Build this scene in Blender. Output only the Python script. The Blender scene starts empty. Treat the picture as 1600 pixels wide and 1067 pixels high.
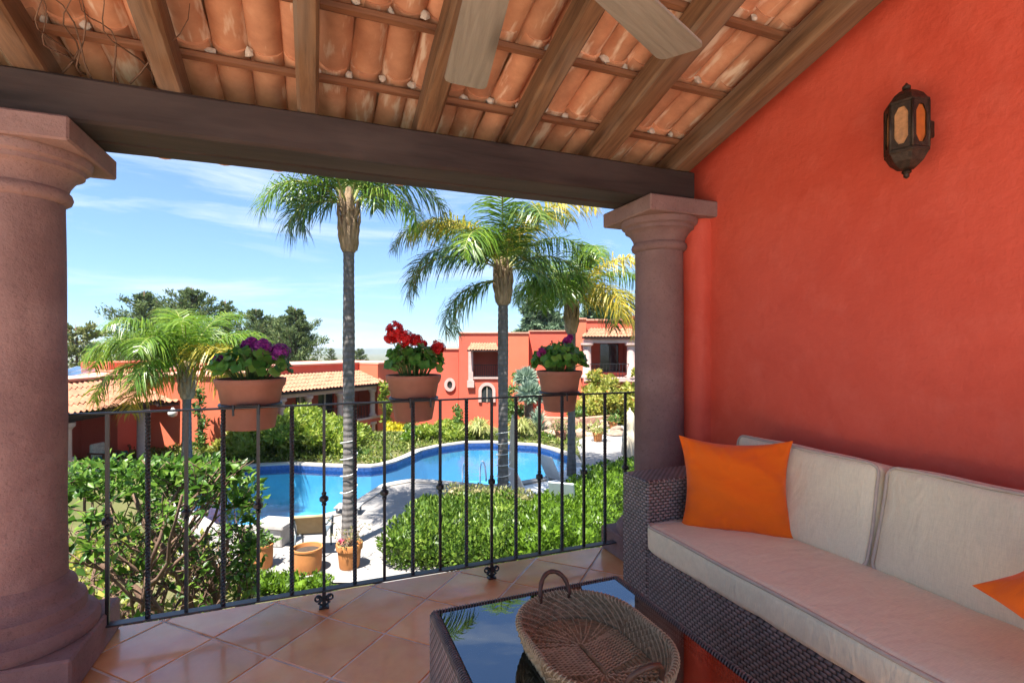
import bpy, bmesh, math, random
import numpy as np
from mathutils import Vector, Matrix, noise
from mathutils.geometry import tessellate_polygon

# ------------------------------------------------------------------ camera, sky, sun, exposure
rad = math.radians
sc = bpy.context.scene
PSI = rad(21.4)
FX, FY = math.sin(PSI), math.cos(PSI)       # camera forward on the ground
RX, RY = math.cos(PSI), -math.sin(PSI)      # camera right
CAMZ, FPX, CX, CY = 1.21, 793.0, 800.0, 540.0
cam_d = bpy.data.cameras.new('camera')
cam = bpy.data.objects.new('camera', cam_d)
sc.collection.objects.link(cam)
cam.location = (0, 0, CAMZ)
cam.rotation_euler = (rad(90), 0, -PSI)
cam_d.sensor_width = 36
cam_d.lens = 36 * FPX / 1600
cam_d.shift_y = 6.5 / 1600
cam_d.clip_start = 0.02
cam_d.clip_end = 30000
sc.camera = cam

SUN_EL = rad(66)
SUN_DIR = Vector((-0.75 * math.cos(SUN_EL), -0.66 * math.cos(SUN_EL), math.sin(SUN_EL))).normalized()
world = bpy.data.worlds.new('World')
sc.world = world
world.use_nodes = True
wn, wl = world.node_tree.nodes, world.node_tree.links
wn.clear()
wout = wn.new('ShaderNodeOutputWorld')
bg = wn.new('ShaderNodeBackground')
sky = wn.new('ShaderNodeTexSky')
sky.sky_type = 'NISHITA'
sky.sun_disc = False
sky.sun_elevation = SUN_EL
sky.sun_rotation = math.atan2(SUN_DIR.x, SUN_DIR.y)
sky.altitude = 2600
sky.air_density = 0.75
sky.dust_density = 0.0
sky.ozone_density = 1.1
bg.inputs['Strength'].default_value = 0.074
# thin cirrus wisps over the whole sky
tc = wn.new('ShaderNodeTexCoord')
mp = wn.new('ShaderNodeMapping')
mp.inputs['Rotation'].default_value = (0.15, 0.25, rad(25))
mp.inputs['Scale'].default_value = (1.3, 2.6, 9.0)
nz = wn.new('ShaderNodeTexNoise')
nz.inputs['Scale'].default_value = 1.7
nz.inputs['Detail'].default_value = 7
nz.inputs['Roughness'].default_value = 0.62
nz.inputs['Distortion'].default_value = 0.5
rmp = wn.new('ShaderNodeMapRange')
rmp.inputs['From Min'].default_value = 0.46
rmp.inputs['From Max'].default_value = 0.78
rmp.inputs['To Max'].default_value = 0.8
mixw = wn.new('ShaderNodeMix')
mixw.data_type = 'RGBA'
mixw.inputs['B'].default_value = (2.2, 2.4, 2.55, 1)
wl.new(tc.outputs['Generated'], mp.inputs['Vector'])
wl.new(mp.outputs['Vector'], nz.inputs['Vector'])
wl.new(nz.outputs['Fac'], rmp.inputs['Value'])
wl.new(rmp.outputs['Result'], mixw.inputs['Factor'])
# the same soft shoulder over the whole sky keeps the horizon from glaring
bw = wn.new('ShaderNodeRGBToBW')
sh = wn.new('ShaderNodeMath')
sh.operation = 'MULTIPLY_ADD'
sh.inputs[1].default_value = 0.30
sh.inputs[2].default_value = 1.0
vm1 = wn.new('ShaderNodeVectorMath')
vm1.operation = 'MULTIPLY'
vm1.inputs[1].default_value = (0.87, 0.955, 1.0)
vm2 = wn.new('ShaderNodeVectorMath')
vm2.operation = 'DIVIDE'
wl.new(sky.outputs['Color'], bw.inputs[0])
wl.new(bw.outputs[0], sh.inputs[0])
wl.new(sky.outputs['Color'], vm1.inputs[0])
wl.new(vm1.outputs['Vector'], vm2.inputs[0])
wl.new(sh.outputs[0], vm2.inputs[1])
wl.new(vm2.outputs['Vector'], mixw.inputs['A'])
wl.new(mixw.outputs['Result'], bg.inputs['Color'])
wl.new(bg.outputs['Background'], wout.inputs['Surface'])

sun_d = bpy.data.lights.new('sun', 'SUN')
sun_d.energy = 2.4
sun_d.angle = rad(0.53)
sun_d.color = (1.0, 0.95, 0.87)
sun = bpy.data.objects.new('sun', sun_d)
sc.collection.objects.link(sun)
sun.location = (-20, -25, 40)
sun.rotation_euler = SUN_DIR.to_track_quat('Z', 'Y').to_euler()

sc.view_settings.view_transform = 'Standard'
sc.view_settings.look = 'None'
sc.view_settings.exposure = 2.86
sc.view_settings.gamma = 1.0
sc.view_settings.use_curve_mapping = False
sc.render.engine = 'CYCLES'
sc.cycles.use_denoising = True
sc.cycles.max_bounces = 10
sc.cycles.diffuse_bounces = 6
sc.cycles.glossy_bounces = 4
sc.cycles.transmission_bounces = 6
sc.cycles.transparent_max_bounces = 16
sc.cycles.sample_clamp_indirect = 6.0
sc.cycles.caustics_reflective = False
sc.cycles.caustics_refractive = False

# ------------------------------------------------------------------ helpers
rng = random.Random(7)
nr = np.random.default_rng(7)
col = sc.collection


def Wp(px, py, z):
    """world point seen at photo pixel (px,py) at depth z"""
    r = (px - CX) / FPX
    return Vector((z * (FX + r * RX), z * (FY + r * RY), CAMZ - (py - CY) / FPX * z))


def Gp(px, py, h):
    """world point on the horizontal plane h under a photo pixel"""
    return Wp(px, py, (CAMZ - h) * FPX / (py - CY))


def Cm(right, z, h):
    return Vector((z * FX + right * RX, z * FY + right * RY, h))


def hz(py, z):
    return CAMZ - (py - CY) / FPX * z


class MB:
    def __init__(self):
        self.v, self.f = [], []

    def add(self, vs, fs):
        o = len(self.v)
        self.v.extend(tuple(p) for p in vs)
        self.f.extend(tuple(i + o for i in q) for q in fs)
        return self

    def box(self, x0, x1, y0, y1, z0, z1, fr=None):
        vs = [(x0, y0, z0), (x1, y0, z0), (x1, y1, z0), (x0, y1, z0), (x0, y0, z1), (x1, y0, z1), (x1, y1, z1), (x0, y1, z1)]
        if fr:
            vs = [fr(*p) for p in vs]
        return self.add(vs, [(3, 2, 1, 0), (4, 5, 6, 7), (0, 1, 5, 4), (1, 2, 6, 5), (2, 3, 7, 6), (3, 0, 4, 7)])

    def bbox(self, x0, x1, y0, y1, z0, z1, b, fr=None):
        """box with chamfered edges"""
        vs, idx = [], {}
        for sx in (0, 1):
            for sy in (0, 1):
                for sz in (0, 1):
                    X, Y, Z = (x0, x1)[sx], (y0, y1)[sy], (z0, z1)[sz]
                    dx, dy, dz = (b, -b)[sx], (b, -b)[sy], (b, -b)[sz]
                    for a, p in enumerate(((X, Y + dy, Z + dz), (X + dx, Y, Z + dz), (X + dx, Y + dy, Z))):
                        idx[(sx, sy, sz, a)] = len(vs)
                        vs.append(p)
        fs = []
        for s in (0, 1):
            fs.append([idx[(s, 0, 0, 0)], idx[(s, 1, 0, 0)], idx[(s, 1, 1, 0)], idx[(s, 0, 1, 0)]][::(1 if s else -1)])
            fs.append([idx[(0, s, 0, 1)], idx[(1, s, 0, 1)], idx[(1, s, 1, 1)], idx[(0, s, 1, 1)]][::(-1 if s else 1)])
            fs.append([idx[(0, 0, s, 2)], idx[(1, 0, s, 2)], idx[(1, 1, s, 2)], idx[(0, 1, s, 2)]][::(1 if s else -1)])
        for s in (0, 1):
            for t in (0, 1):
                fs.append([idx[(0, s, t, 1)], idx[(1, s, t, 1)], idx[(1, s, t, 2)], idx[(0, s, t, 2)]][::(1 if s != t else -1)])
                fs.append([idx[(s, 0, t, 0)], idx[(s, 1, t, 0)], idx[(s, 1, t, 2)], idx[(s, 0, t, 2)]][::(1 if s == t else -1)])
                fs.append([idx[(s, t, 0, 0)], idx[(s, t, 1, 0)], idx[(s, t, 1, 1)], idx[(s, t, 0, 1)]][::(1 if s != t else -1)])
        for sx in (0, 1):
            for sy in (0, 1):
                for sz in (0, 1):
                    t = [idx[(sx, sy, sz, a)] for a in range(3)]
                    fs.append(t if (sx + sy + sz) % 2 == 1 else t[::-1])
        if fr:
            vs = [fr(*p) for p in vs]
        return self.add(vs, fs)

    def lathe(self, prof, c=(0, 0, 0), n=24, sx=1.0, sy=1.0, cap=True):
        vs, fs = [], []
        for r, z in prof:
            for k in range(n):
                a = 2 * math.pi * k / n
                vs.append((c[0] + r * sx * math.cos(a), c[1] + r * sy * math.sin(a), c[2] + z))
        for i in range(len(prof) - 1):
            for k in range(n):
                k2 = (k + 1) % n
                fs.append((i * n + k, i * n + k2, (i + 1) * n + k2, (i + 1) * n + k))
        if cap:
            fs.append(tuple(range(n))[::-1])
            fs.append(tuple((len(prof) - 1) * n + k for k in range(n)))
        return self.add(vs, fs)

    def tube(self, pts, r, n=8, closed=False, cap=True):
        pts = [Vector(p) for p in pts]
        m = len(pts)
        rs = r if isinstance(r, (list, tuple)) else [r] * m
        vs, fs = [], []
        up = None
        for i, p in enumerate(pts):
            if closed:
                t = pts[(i + 1) % m] - pts[i - 1]
            else:
                t = pts[min(i + 1, m - 1)] - pts[max(i - 1, 0)]
            t.normalize()
            if up is None:
                a = Vector((0, 0, 1)) if abs(t.z) < 0.9 else Vector((1, 0, 0))
                up = (a - t * a.dot(t)).normalized()
            else:
                up = (up - t * up.dot(t))
                if up.length < 1e-6:
                    up = t.orthogonal()
                up.normalize()
            s = t.cross(up)
            for k in range(n):
                a = 2 * math.pi * (k + 0.5) / n
                vs.append(p + (up * math.cos(a) + s * math.sin(a)) * rs[i])
        last = m if closed else m - 1
        for i in range(last):
            j = (i + 1) % m
            for k in range(n):
                k2 = (k + 1) % n
                fs.append((i * n + k, i * n + k2, j * n + k2, j * n + k))
        if cap and not closed:
            fs.append(tuple(range(n))[::-1])
            fs.append(tuple((m - 1) * n + k for k in range(n)))
        return self.add(vs, fs)

    def prism(self, poly, z0, z1):
        """vertical prism of a ccw xy polygon"""
        n = len(poly)
        vs = [(p[0], p[1], z0) for p in poly] + [(p[0], p[1], z1) for p in poly]
        fs = [tuple(range(n))[::-1], tuple(range(n, 2 * n))]
        fs += [(i, (i + 1) % n, n + (i + 1) % n, n + i) for i in range(n)]
        return self.add(vs, fs)

    def blob(self, c, r, seed=0, n=2, amp=0.15, fs_=1.5):
        """uneven lump: noise displaced icosphere"""
        bm = bmesh.new()
        bmesh.ops.create_icosphere(bm, subdivisions=n, radius=1)
        r = r if isinstance(r, (tuple, list)) else (r, r, r)
        vs = []
        for v in bm.verts:
            k = 1 + amp * noise.noise(v.co * fs_ + Vector((seed * 3.1, seed * 1.7, seed)))
            vs.append((c[0] + v.co.x * k * r[0], c[1] + v.co.y * k * r[1], c[2] + v.co.z * k * r[2]))
        fs = [tuple(v.index for v in f.verts) for f in bm.faces]
        bm.free()
        return self.add(vs, fs)

    def mesh(self, name, uv=False, smooth=None):
        me = bpy.data.meshes.new(name)
        me.from_pydata(self.v, [], self.f)
        if uv:
            ul = me.uv_layers.new(name='UVMap')
            for p in me.polygons:
                nx, ny, nzv = abs(p.normal.x), abs(p.normal.y), abs(p.normal.z)
                for li in p.loop_indices:
                    co = me.vertices[me.loops[li].vertex_index].co
                    if nx >= ny and nx >= nzv:
                        ul.data[li].uv = (co.y, co.z)
                    elif ny >= nzv:
                        ul.data[li].uv = (co.x, co.z)
                    else:
                        ul.data[li].uv = (co.y, co.x)
        if smooth is not None:
            if smooth >= 180:
                me.polygons.foreach_set('use_smooth', [True] * len(me.polygons))
            else:
                me.polygons.foreach_set('use_smooth', [True] * len(me.polygons))
                me.set_sharp_from_angle(angle=rad(smooth))
        return me


def link(name, me, mat, parent=None):
    o = bpy.data.objects.new(name, me)
    col.objects.link(o)
    if mat is not None and len(me.materials) == 0:
        me.materials.append(mat)
    if parent is not None:
        o.parent = parent
    return o


def tag(o, label, cat, group=None):
    o['label'] = label
    o['category'] = cat
    if group:
        o['group'] = group
    return o


def thing(name, label, cat, loc=(0, 0, 0), rotz=0.0, group=None):
    o = bpy.data.objects.new(name, None)
    o.empty_display_size = 0.1
    col.objects.link(o)
    o.location = loc
    o.rotation_euler = (0, 0, rotz)
    return tag(o, label, cat, group)


def root_of(o):
    while o.parent is not None:
        o = o.parent
    return o


def put(mb, name, mat, parent=None, smooth=None, uv=False, world=True):
    """link an MB as one mesh. With a parent, world coordinates are moved into the unrotated root's frame"""
    if parent is not None and world:
        L = root_of(parent).location
        mb.v = [(p[0] - L.x, p[1] - L.y, p[2] - L.z) for p in mb.v]
    return link(name, mb.mesh(name, uv, smooth), mat, parent)


def single(mb, name, mat, label, cat, loc, smooth=None, uv=False, group=None):
    """a thing that is one mesh, with its origin at its base"""
    mb.v = [(p[0] - loc[0], p[1] - loc[1], p[2] - loc[2]) for p in mb.v]
    o = link(name, mb.mesh(name, uv, smooth), mat)
    o.location = loc
    return tag(o, label, cat, group)


def structure(o):
    o['kind'] = 'structure'
    return o


def stuff(o):
    o['kind'] = 'stuff'
    return o


# ------------------------------------------------------------------ materials
def lin(c):
    return tuple(((x / 255) / 12.92 if x / 255 <= 0.04045 else ((x / 255 + 0.055) / 1.055) ** 2.4) for x in c)


class NT:
    def __init__(self, name):
        self.m = bpy.data.materials.new(name)
        self.m.use_nodes = True
        self.n, self.l = self.m.node_tree.nodes, self.m.node_tree.links
        self.n.clear()
        self.out = self.n.new('ShaderNodeOutputMaterial')

    def node(self, t, **kw):
        nd = self.n.new(t)
        for k, v in kw.items():
            if k in nd.inputs.keys():
                nd.inputs[k].default_value = v
            else:
                setattr(nd, k, v)
        return nd

    def link(self, a, b):
        self.l.new(a, b)

    def coord(self, kind='Object', scale=(1, 1, 1), rnd=False):
        t = self.node('ShaderNodeTexCoord')
        mpn = self.node('ShaderNodeMapping')
        mpn.inputs['Scale'].default_value = scale
        self.link(t.outputs[kind], mpn.inputs['Vector'])
        if rnd:
            oi = self.node('ShaderNodeObjectInfo')
            mul = self.node('ShaderNodeMath', operation='MULTIPLY')
            mul.inputs[1].default_value = 37.0
            self.link(oi.outputs['Random'], mul.inputs[0])
            self.link(mul.outputs[0], mpn.inputs['Location'])
        return mpn.outputs['Vector']

    def noise(self, vec, scale, detail=5, rough=0.6, dist=0.0):
        nd = self.node('ShaderNodeTexNoise')
        nd.inputs['Scale'].default_value = scale
        nd.inputs['Detail'].default_value = detail
        nd.inputs['Roughness'].default_value = rough
        nd.inputs['Distortion'].default_value = dist
        self.link(vec, nd.inputs['Vector'])
        return nd.outputs['Fac']

    def ramp(self, fac, stops):
        nd = self.node('ShaderNodeValToRGB')
        el = nd.color_ramp.elements
        while len(el) < len(stops):
            el.new(0.5)
        for e, (p, c) in zip(el, stops):
            e.position = p
            e.color = (*c[:3], 1)
        self.link(fac, nd.inputs['Fac'])
        return nd.outputs['Color']

    def mix(self, fac, a, b, mode='MIX'):
        nd = self.node('ShaderNodeMix')
        nd.data_type = 'RGBA'
        nd.blend_type = mode
        for s, val in (('Factor', fac), ('A', a), ('B', b)):
            sock = [i for i in nd.inputs if i.name == s and (i.type == 'RGBA' or s == 'Factor')][0]
            if hasattr(val, 'is_linked'):
                self.link(val, sock)
            else:
                sock.default_value = val if s == 'Factor' else (*val[:3], 1)
        return [o for o in nd.outputs if o.type == 'RGBA'][0]

    def hsv(self, colr, val=1.0, hue=None, valsock=None):
        nd = self.node('ShaderNodeHueSaturation')
        self.link(colr, nd.inputs['Color'])
        nd.inputs['Value'].default_value = val
        if valsock is not None:
            self.link(valsock, nd.inputs['Value'])
        if hue is not None:
            self.link(hue, nd.inputs['Hue'])
        return nd.outputs['Color']

    def rng(self, sock, a, b, f0=0.0, f1=1.0):
        nd = self.node('ShaderNodeMapRange')
        nd.inputs['From Min'].default_value = f0
        nd.inputs['From Max'].default_value = f1
        nd.inputs['To Min'].default_value = a
        nd.inputs['To Max'].default_value = b
        self.link(sock, nd.inputs['Value'])
        return nd.outputs['Result']

    def bump(self, h, strength=0.3, dist=0.01):
        nd = self.node('ShaderNodeBump')
        nd.inputs['Strength'].default_value = strength
        nd.inputs['Distance'].default_value = dist
        self.link(h, nd.inputs['Height'])
        return nd.outputs['Normal']

    def bsdf(self, color=None, rough=0.6, normal=None, metallic=0.0, spec=0.5):
        b = self.node('ShaderNodeBsdfPrincipled')
        if color is not None:
            if hasattr(color, 'is_linked'):
                self.link(color, b.inputs['Base Color'])
            else:
                b.inputs['Base Color'].default_value = (*color[:3], 1)
        if hasattr(rough, 'is_linked'):
            self.link(rough, b.inputs['Roughness'])
        else:
            b.inputs['Roughness'].default_value = rough
        b.inputs['Metallic'].default_value = metallic
        b.inputs['Specular IOR Level'].default_value = spec
        if normal is not None:
            self.link(normal, b.inputs['Normal'])
        return b

    def done(self, shader):
        self.link(shader, self.out.inputs['Surface'])
        return self.m


def m_basic(name, c, var=0.25, scale=6.0, rough=0.7, bump=0.2, bscale=40.0, bdist=0.004, rnd=0.0, metallic=0.0, spec=0.4, coord_scale=(1, 1, 1)):
    t = NT(name)
    v = t.coord('Object', coord_scale, rnd=True)
    n1 = t.noise(v, scale, 6, 0.62)
    a = tuple(x * (1 - var) for x in c)
    b = tuple(min(1, x * (1 + var)) for x in c)
    cc = t.ramp(n1, [(0.3, a), (0.7, b)])
    if rnd:
        oi = t.node('ShaderNodeObjectInfo')
        cc = t.hsv(cc, valsock=t.rng(oi.outputs['Random'], 1 - rnd, 1 + rnd))
    nb = t.noise(v, bscale, 5, 0.65)
    return t.done(t.bsdf(cc, rough, t.bump(nb, bump, bdist), metallic, spec).outputs[0])


def m_wood(name, dark, light, streak=None, rough=0.7, gscale=1.0):
    t = NT(name)
    v = t.coord('Object', (1.6 * gscale, 22 * gscale, 22 * gscale), rnd=True)
    g = t.noise(v, 1.6, 8, 0.68, 0.6)
    v2 = t.coord('Object', (0.8, 3, 3), rnd=True)
    n2 = t.noise(v2, 1.5, 4)
    cc = t.ramp(g, [(0.28, dark), (0.52, tuple((a + b) / 2 for a, b in zip(dark, light))), (0.75, light)])
    if streak:
        cc = t.mix(t.rng(n2, 0, 0.8, 0.45, 0.65), cc, streak)
    v3 = t.coord('Object', (1.0, 5, 5), rnd=True)
    vor = t.node('ShaderNodeTexVoronoi')
    vor.inputs['Scale'].default_value = 1.6
    t.link(v3, vor.inputs['Vector'])
    knot = t.rng(vor.outputs['Distance'], 0.25, 1.0, 0.05, 0.22)
    cc = t.mix(1.0, cc, t.ramp(knot, [(0.0, (0.35, 0.3, 0.28)), (1.0, (1, 1, 1))]), 'MULTIPLY')
    return t.done(t.bsdf(cc, rough, t.bump(g, 0.5, 0.004), 0, 0.35).outputs[0])


def m_leaf(name, c1, c2, c3=None, trans=0.35, rough=0.45, spec=0.4):
    t = NT(name)
    geo = t.node('ShaderNodeNewGeometry')
    stops = [(0.0, c1), (0.75, c2)] if c3 is None else [(0.0, c1), (0.6, c2), (1.0, c3)]
    cc = t.ramp(geo.outputs['Random Per Island'], stops)
    b = t.bsdf(cc, rough, None, 0, spec)
    tr = t.node('ShaderNodeBsdfTranslucent')
    t.link(t.hsv(cc, 1.35), tr.inputs['Color'])
    mx = t.node('ShaderNodeMixShader')
    mx.inputs[0].default_value = trans
    t.link(b.outputs[0], mx.inputs[1])
    t.link(tr.outputs[0], mx.inputs[2])
    return t.done(mx.outputs[0])


def m_wicker(name, strand, gap, w=0.024, h=0.013):
    """flat strands woven over and under upright stakes"""
    t = NT(name)
    tcn = t.node('ShaderNodeTexCoord')
    sep = t.node('ShaderNodeSeparateXYZ')
    t.link(tcn.outputs['UV'], sep.inputs[0])

    def mth(op, a, b=None, c=None):
        nd = t.node('ShaderNodeMath', operation=op)
        for i, x in enumerate((a, b, c)):
            if x is None:
                continue
            if hasattr(x, 'is_linked'):
                t.link(x, nd.inputs[i])
            else:
                nd.inputs[i].default_value = x
        return nd.outputs[0]

    vr = mth('DIVIDE', sep.outputs['Y'], h)
    row = mth('FLOOR', vr)
    par = mth('MULTIPLY', mth('MODULO', mth('ABSOLUTE', row), 2.0), 0.5)
    ur = mth('ADD', mth('DIVIDE', sep.outputs['X'], w), par)
    su = mth('SINE', mth('MULTIPLY', mth('FRACT', ur), math.pi))
    sv = mth('SINE', mth('MULTIPLY', mth('FRACT', vr), math.pi))
    hgt = mth('MULTIPLY', mth('POWER', mth('MAXIMUM', su, 0.0), 0.7), mth('POWER', mth('MAXIMUM', sv, 0.0), 0.6))
    nb = t.noise(t.coord('Object'), 14, 4)
    cc = t.ramp(hgt, [(0.12, gap), (0.55, tuple(x * 0.7 for x in strand)), (0.95, strand)])
    cc = t.hsv(cc, valsock=t.rng(nb, 0.75, 1.25, 0.3, 0.7))
    return t.done(t.bsdf(cc, 0.38, t.bump(hgt, 0.9, 0.005), 0, 0.5).outputs[0])


M = {}
M['floor_tile'] = None
t = NT('terracotta_floor')
v = t.coord('Object', rnd=True)
oi = t.node('ShaderNodeObjectInfo')
cc = t.ramp(t.noise(v, 5, 6, 0.6), [(0.25, (0.60, 0.205, 0.062)), (0.55, (0.74, 0.325, 0.112)), (0.8, (0.78, 0.42, 0.18))])
cc = t.hsv(cc, valsock=t.rng(oi.outputs['Random'], 0.74, 1.16))
fb = t.bsdf(cc, t.rng(t.noise(v, 9, 5), 0.30, 0.5, 0.3, 0.7), t.bump(t.noise(v, 14, 3), 0.12, 0.004), 0, 0.5)
fb.inputs['Coat Weight'].default_value = 0.9
fb.inputs['Coat IOR'].default_value = 1.6
t.link(t.rng(t.noise(v, 11, 5), 0.08, 0.26, 0.35, 0.7), fb.inputs['Coat Roughness'])
M['floor_tile'] = t.done(fb.outputs[0])
M['grout'] = m_basic('grout', (0.60, 0.50, 0.42), 0.3, 12, 0.9)

t = NT('red_plaster')
v = t.coord('Object')
big = t.noise(v, 0.9, 5, 0.55)
fine = t.noise(v, 7, 7, 0.65)
big2 = t.noise(v, 2.3, 6, 0.6, 1.2)
cc = t.ramp(big, [(0.3, (0.56, 0.068, 0.034)), (0.7, (0.64, 0.098, 0.056))])
cc = t.mix(t.rng(big2, 0.0, 0.5, 0.48, 0.70), cc, (0.52, 0.058, 0.029))
cc = t.mix(t.rng(fine, 0.0, 0.35, 0.5, 0.72), cc, (0.69, 0.14, 0.09))
hb = t.node('ShaderNodeMath', operation='ADD')
t.link(t.rng(t.noise(v, 26, 6, 0.7), 0, 0.35), hb.inputs[0])
t.link(t.noise(v, 5, 5, 0.6), hb.inputs[1])
M['red_wall'] = t.done(t.bsdf(cc, 0.62, t.bump(hb.outputs[0], 0.6, 0.016), 0, 0.35).outputs[0])

t = NT('cantera_stone')
v = t.coord('Object', rnd=True)
cc = t.ramp(t.noise(v, 3.2, 7, 0.65), [(0.28, (0.165, 0.095, 0.088)), (0.55, (0.235, 0.142, 0.128)), (0.78, (0.31, 0.205, 0.185))])
pit = t.noise(v, 85, 3, 0.7)
cc = t.mix(t.rng(pit, 0.55, 0.0, 0.30, 0.42), cc, (0.09, 0.055, 0.05))
hb = t.node('ShaderNodeMath', operation='MULTIPLY_ADD')
t.link(pit, hb.inputs[0])
hb.inputs[1].default_value = 0.35
t.link(t.noise(v, 16, 6, 0.7), hb.inputs[2])
M['stone'] = t.done(t.bsdf(cc, 0.85, t.bump(hb.outputs[0], 0.75, 0.010), 0, 0.25).outputs[0])
M['stone_pale'] = m_basic('cantera_trim', (0.50, 0.34, 0.31), 0.15, 4, 0.85, 0.3, 30, 0.006)
M['beam'] = m_wood('dark_beam', (0.016, 0.010, 0.009), (0.044, 0.026, 0.022), (0.058, 0.038, 0.033), 0.75, 0.7)
M['rafter'] = m_wood('brown_rafter', (0.060, 0.030, 0.017), (0.27, 0.145, 0.075), (0.19, 0.14, 0.105), 0.62)
M['batten'] = m_wood('batten', (0.09, 0.036, 0.018), (0.25, 0.105, 0.05), None, 0.7)
M['blade'] = m_wood('grey_blade', (0.165, 0.14, 0.115), (0.28, 0.25, 0.21), None, 0.55, 1.3)
M['vine'] = m_basic('dry_vine', (0.12, 0.065, 0.04), 0.3, 20, 0.85)

t = NT('clay_roof_tile')
v = t.coord('Object', rnd=True)
v2 = t.coord('Object', (6, 1.3, 6), rnd=True)
oi = t.node('ShaderNodeObjectInfo')
cc = t.ramp(t.noise(v, 7, 6, 0.65), [(0.25, (0.38, 0.165, 0.095)), (0.6, (0.58, 0.29, 0.17)), (0.85, (0.70, 0.43, 0.28))])
cc = t.mix(t.rng(t.noise(v2, 2.4, 4, 0.6), 0, 0.8, 0.56, 0.66), cc, (0.78, 0.64, 0.50))
cc = t.hsv(cc, valsock=t.rng(oi.outputs['Random'], 0.8, 1.25))
M['roof_tile'] = t.done(t.bsdf(cc, 0.55, t.bump(t.noise(v, 40, 4), 0.3, 0.004), 0, 0.45).outputs[0])
M['mortar'] = m_basic('mortar', (0.55, 0.48, 0.42), 0.3, 20, 0.9, 0.5)

M['iron'] = m_basic('black_iron', (0.014, 0.013, 0.014), 0.3, 20, 0.42, 0.25, 90, 0.001, 0, 0.0, 0.5)
M['iron_flat'] = m_basic('grey_iron', (0.05, 0.05, 0.055), 0.35, 15, 0.35, 0.2, 60, 0.001, 0, 0.3, 0.5)  # lighter grey iron for the flat bottom rail
M['bronze'] = m_basic('aged_bronze', (0.045, 0.028, 0.018), 0.6, 60, 0.45, 0.8, 220, 0.003, 0, 0.55, 0.5)
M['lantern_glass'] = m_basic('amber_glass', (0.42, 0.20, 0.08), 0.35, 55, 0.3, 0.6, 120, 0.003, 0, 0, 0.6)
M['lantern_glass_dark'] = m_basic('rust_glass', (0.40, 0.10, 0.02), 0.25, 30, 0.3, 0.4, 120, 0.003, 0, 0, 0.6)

M['wicker'] = m_wicker('sofa_wicker', (0.27, 0.215, 0.20), (0.008, 0.006, 0.006), 0.026, 0.0135)
M['wicker_wrap'] = m_wicker('wicker_wrap', (0.12, 0.10, 0.095), (0.01, 0.009, 0.009), 0.012, 0.30)


def m_fabric(name, c, weave=900.0, var=0.08, slub=True):
    t = NT(name)
    v = t.coord('Object', (1, 1, 1))
    vs = t.coord('Object', (420, 40, 40))
    vs2 = t.coord('Object', (40, 420, 40))
    s1 = t.noise(vs, 1.0, 3)
    s2 = t.noise(vs2, 1.0, 3)
    big = t.noise(v, 1.2, 3)
    cc = t.ramp(big, [(0.3, tuple(x * (1 - var) for x in c)), (0.7, tuple(x * (1 + var) for x in c))])
    if slub:
        cc = t.hsv(cc, valsock=t.rng(s1, 0.95, 1.04, 0.3, 0.7))
        cc = t.hsv(cc, valsock=t.rng(s2, 0.93, 1.06, 0.3, 0.7))
    wv = t.noise(v, weave * 0.4, 2)
    wr = t.noise(t.coord('Object', (3, 7, 3)), 2.0, 3, 0.45, 1.2)
    n1 = t.node('ShaderNodeMath', operation='MULTIPLY_ADD')
    t.link(wv, n1.inputs[0])
    n1.inputs[1].default_value = 0.03
    t.link(wr, n1.inputs[2])
    b = t.bsdf(cc, 0.9, t.bump(n1.outputs[0], 0.42, 0.02), 0, 0.2)
    b.inputs['Sheen Weight'].default_value = 0.15
    return t.done(b.outputs[0])


M['linen'] = m_fabric('beige_linen', (0.74, 0.64, 0.44))
M['piping'] = m_basic('taupe_piping', (0.50, 0.40, 0.31), 0.1, 20, 0.9)
M['orange'] = m_fabric('orange_fabric', (0.82, 0.135, 0.006), slub=False)

t = NT('smoked_glass')
fr = t.node('ShaderNodeFresnel')
fr.inputs['IOR'].default_value = 3.0
gl = t.node('ShaderNodeBsdfGlossy')
gl.inputs['Roughness'].default_value = 0.015
gl.inputs['Color'].default_value = (0.95, 0.97, 1, 1)
tp = t.node('ShaderNodeBsdfTransparent')
tp.inputs['Color'].default_value = (0.45, 0.47, 0.48, 1)
mx = t.node('ShaderNodeMixShader')
t.link(fr.outputs[0], mx.inputs[0])
t.link(tp.outputs[0], mx.inputs[1])
t.link(gl.outputs[0], mx.inputs[2])
M['table_glass'] = t.done(mx.outputs[0])

t = NT('seagrass_coil')
v = t.coord('Object')
cc = t.ramp(t.noise(v, 60, 5, 0.7), [(0.28, (0.085, 0.058, 0.03)), (0.5, (0.20, 0.14, 0.075)), (0.75, (0.34, 0.26, 0.155))])
M['coil'] = t.done(t.bsdf(cc, 0.75, t.bump(t.noise(v, 220, 3), 0.6, 0.003), 0, 0.3).outputs[0])
M['stitch'] = m_basic('pale_cane', (0.38, 0.29, 0.175), 0.25, 40, 0.6, 0.3, 150, 0.001)
M['handle'] = m_basic('brown_handle', (0.07, 0.03, 0.017), 0.3, 60, 0.5, 0.4, 150, 0.002)

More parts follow.
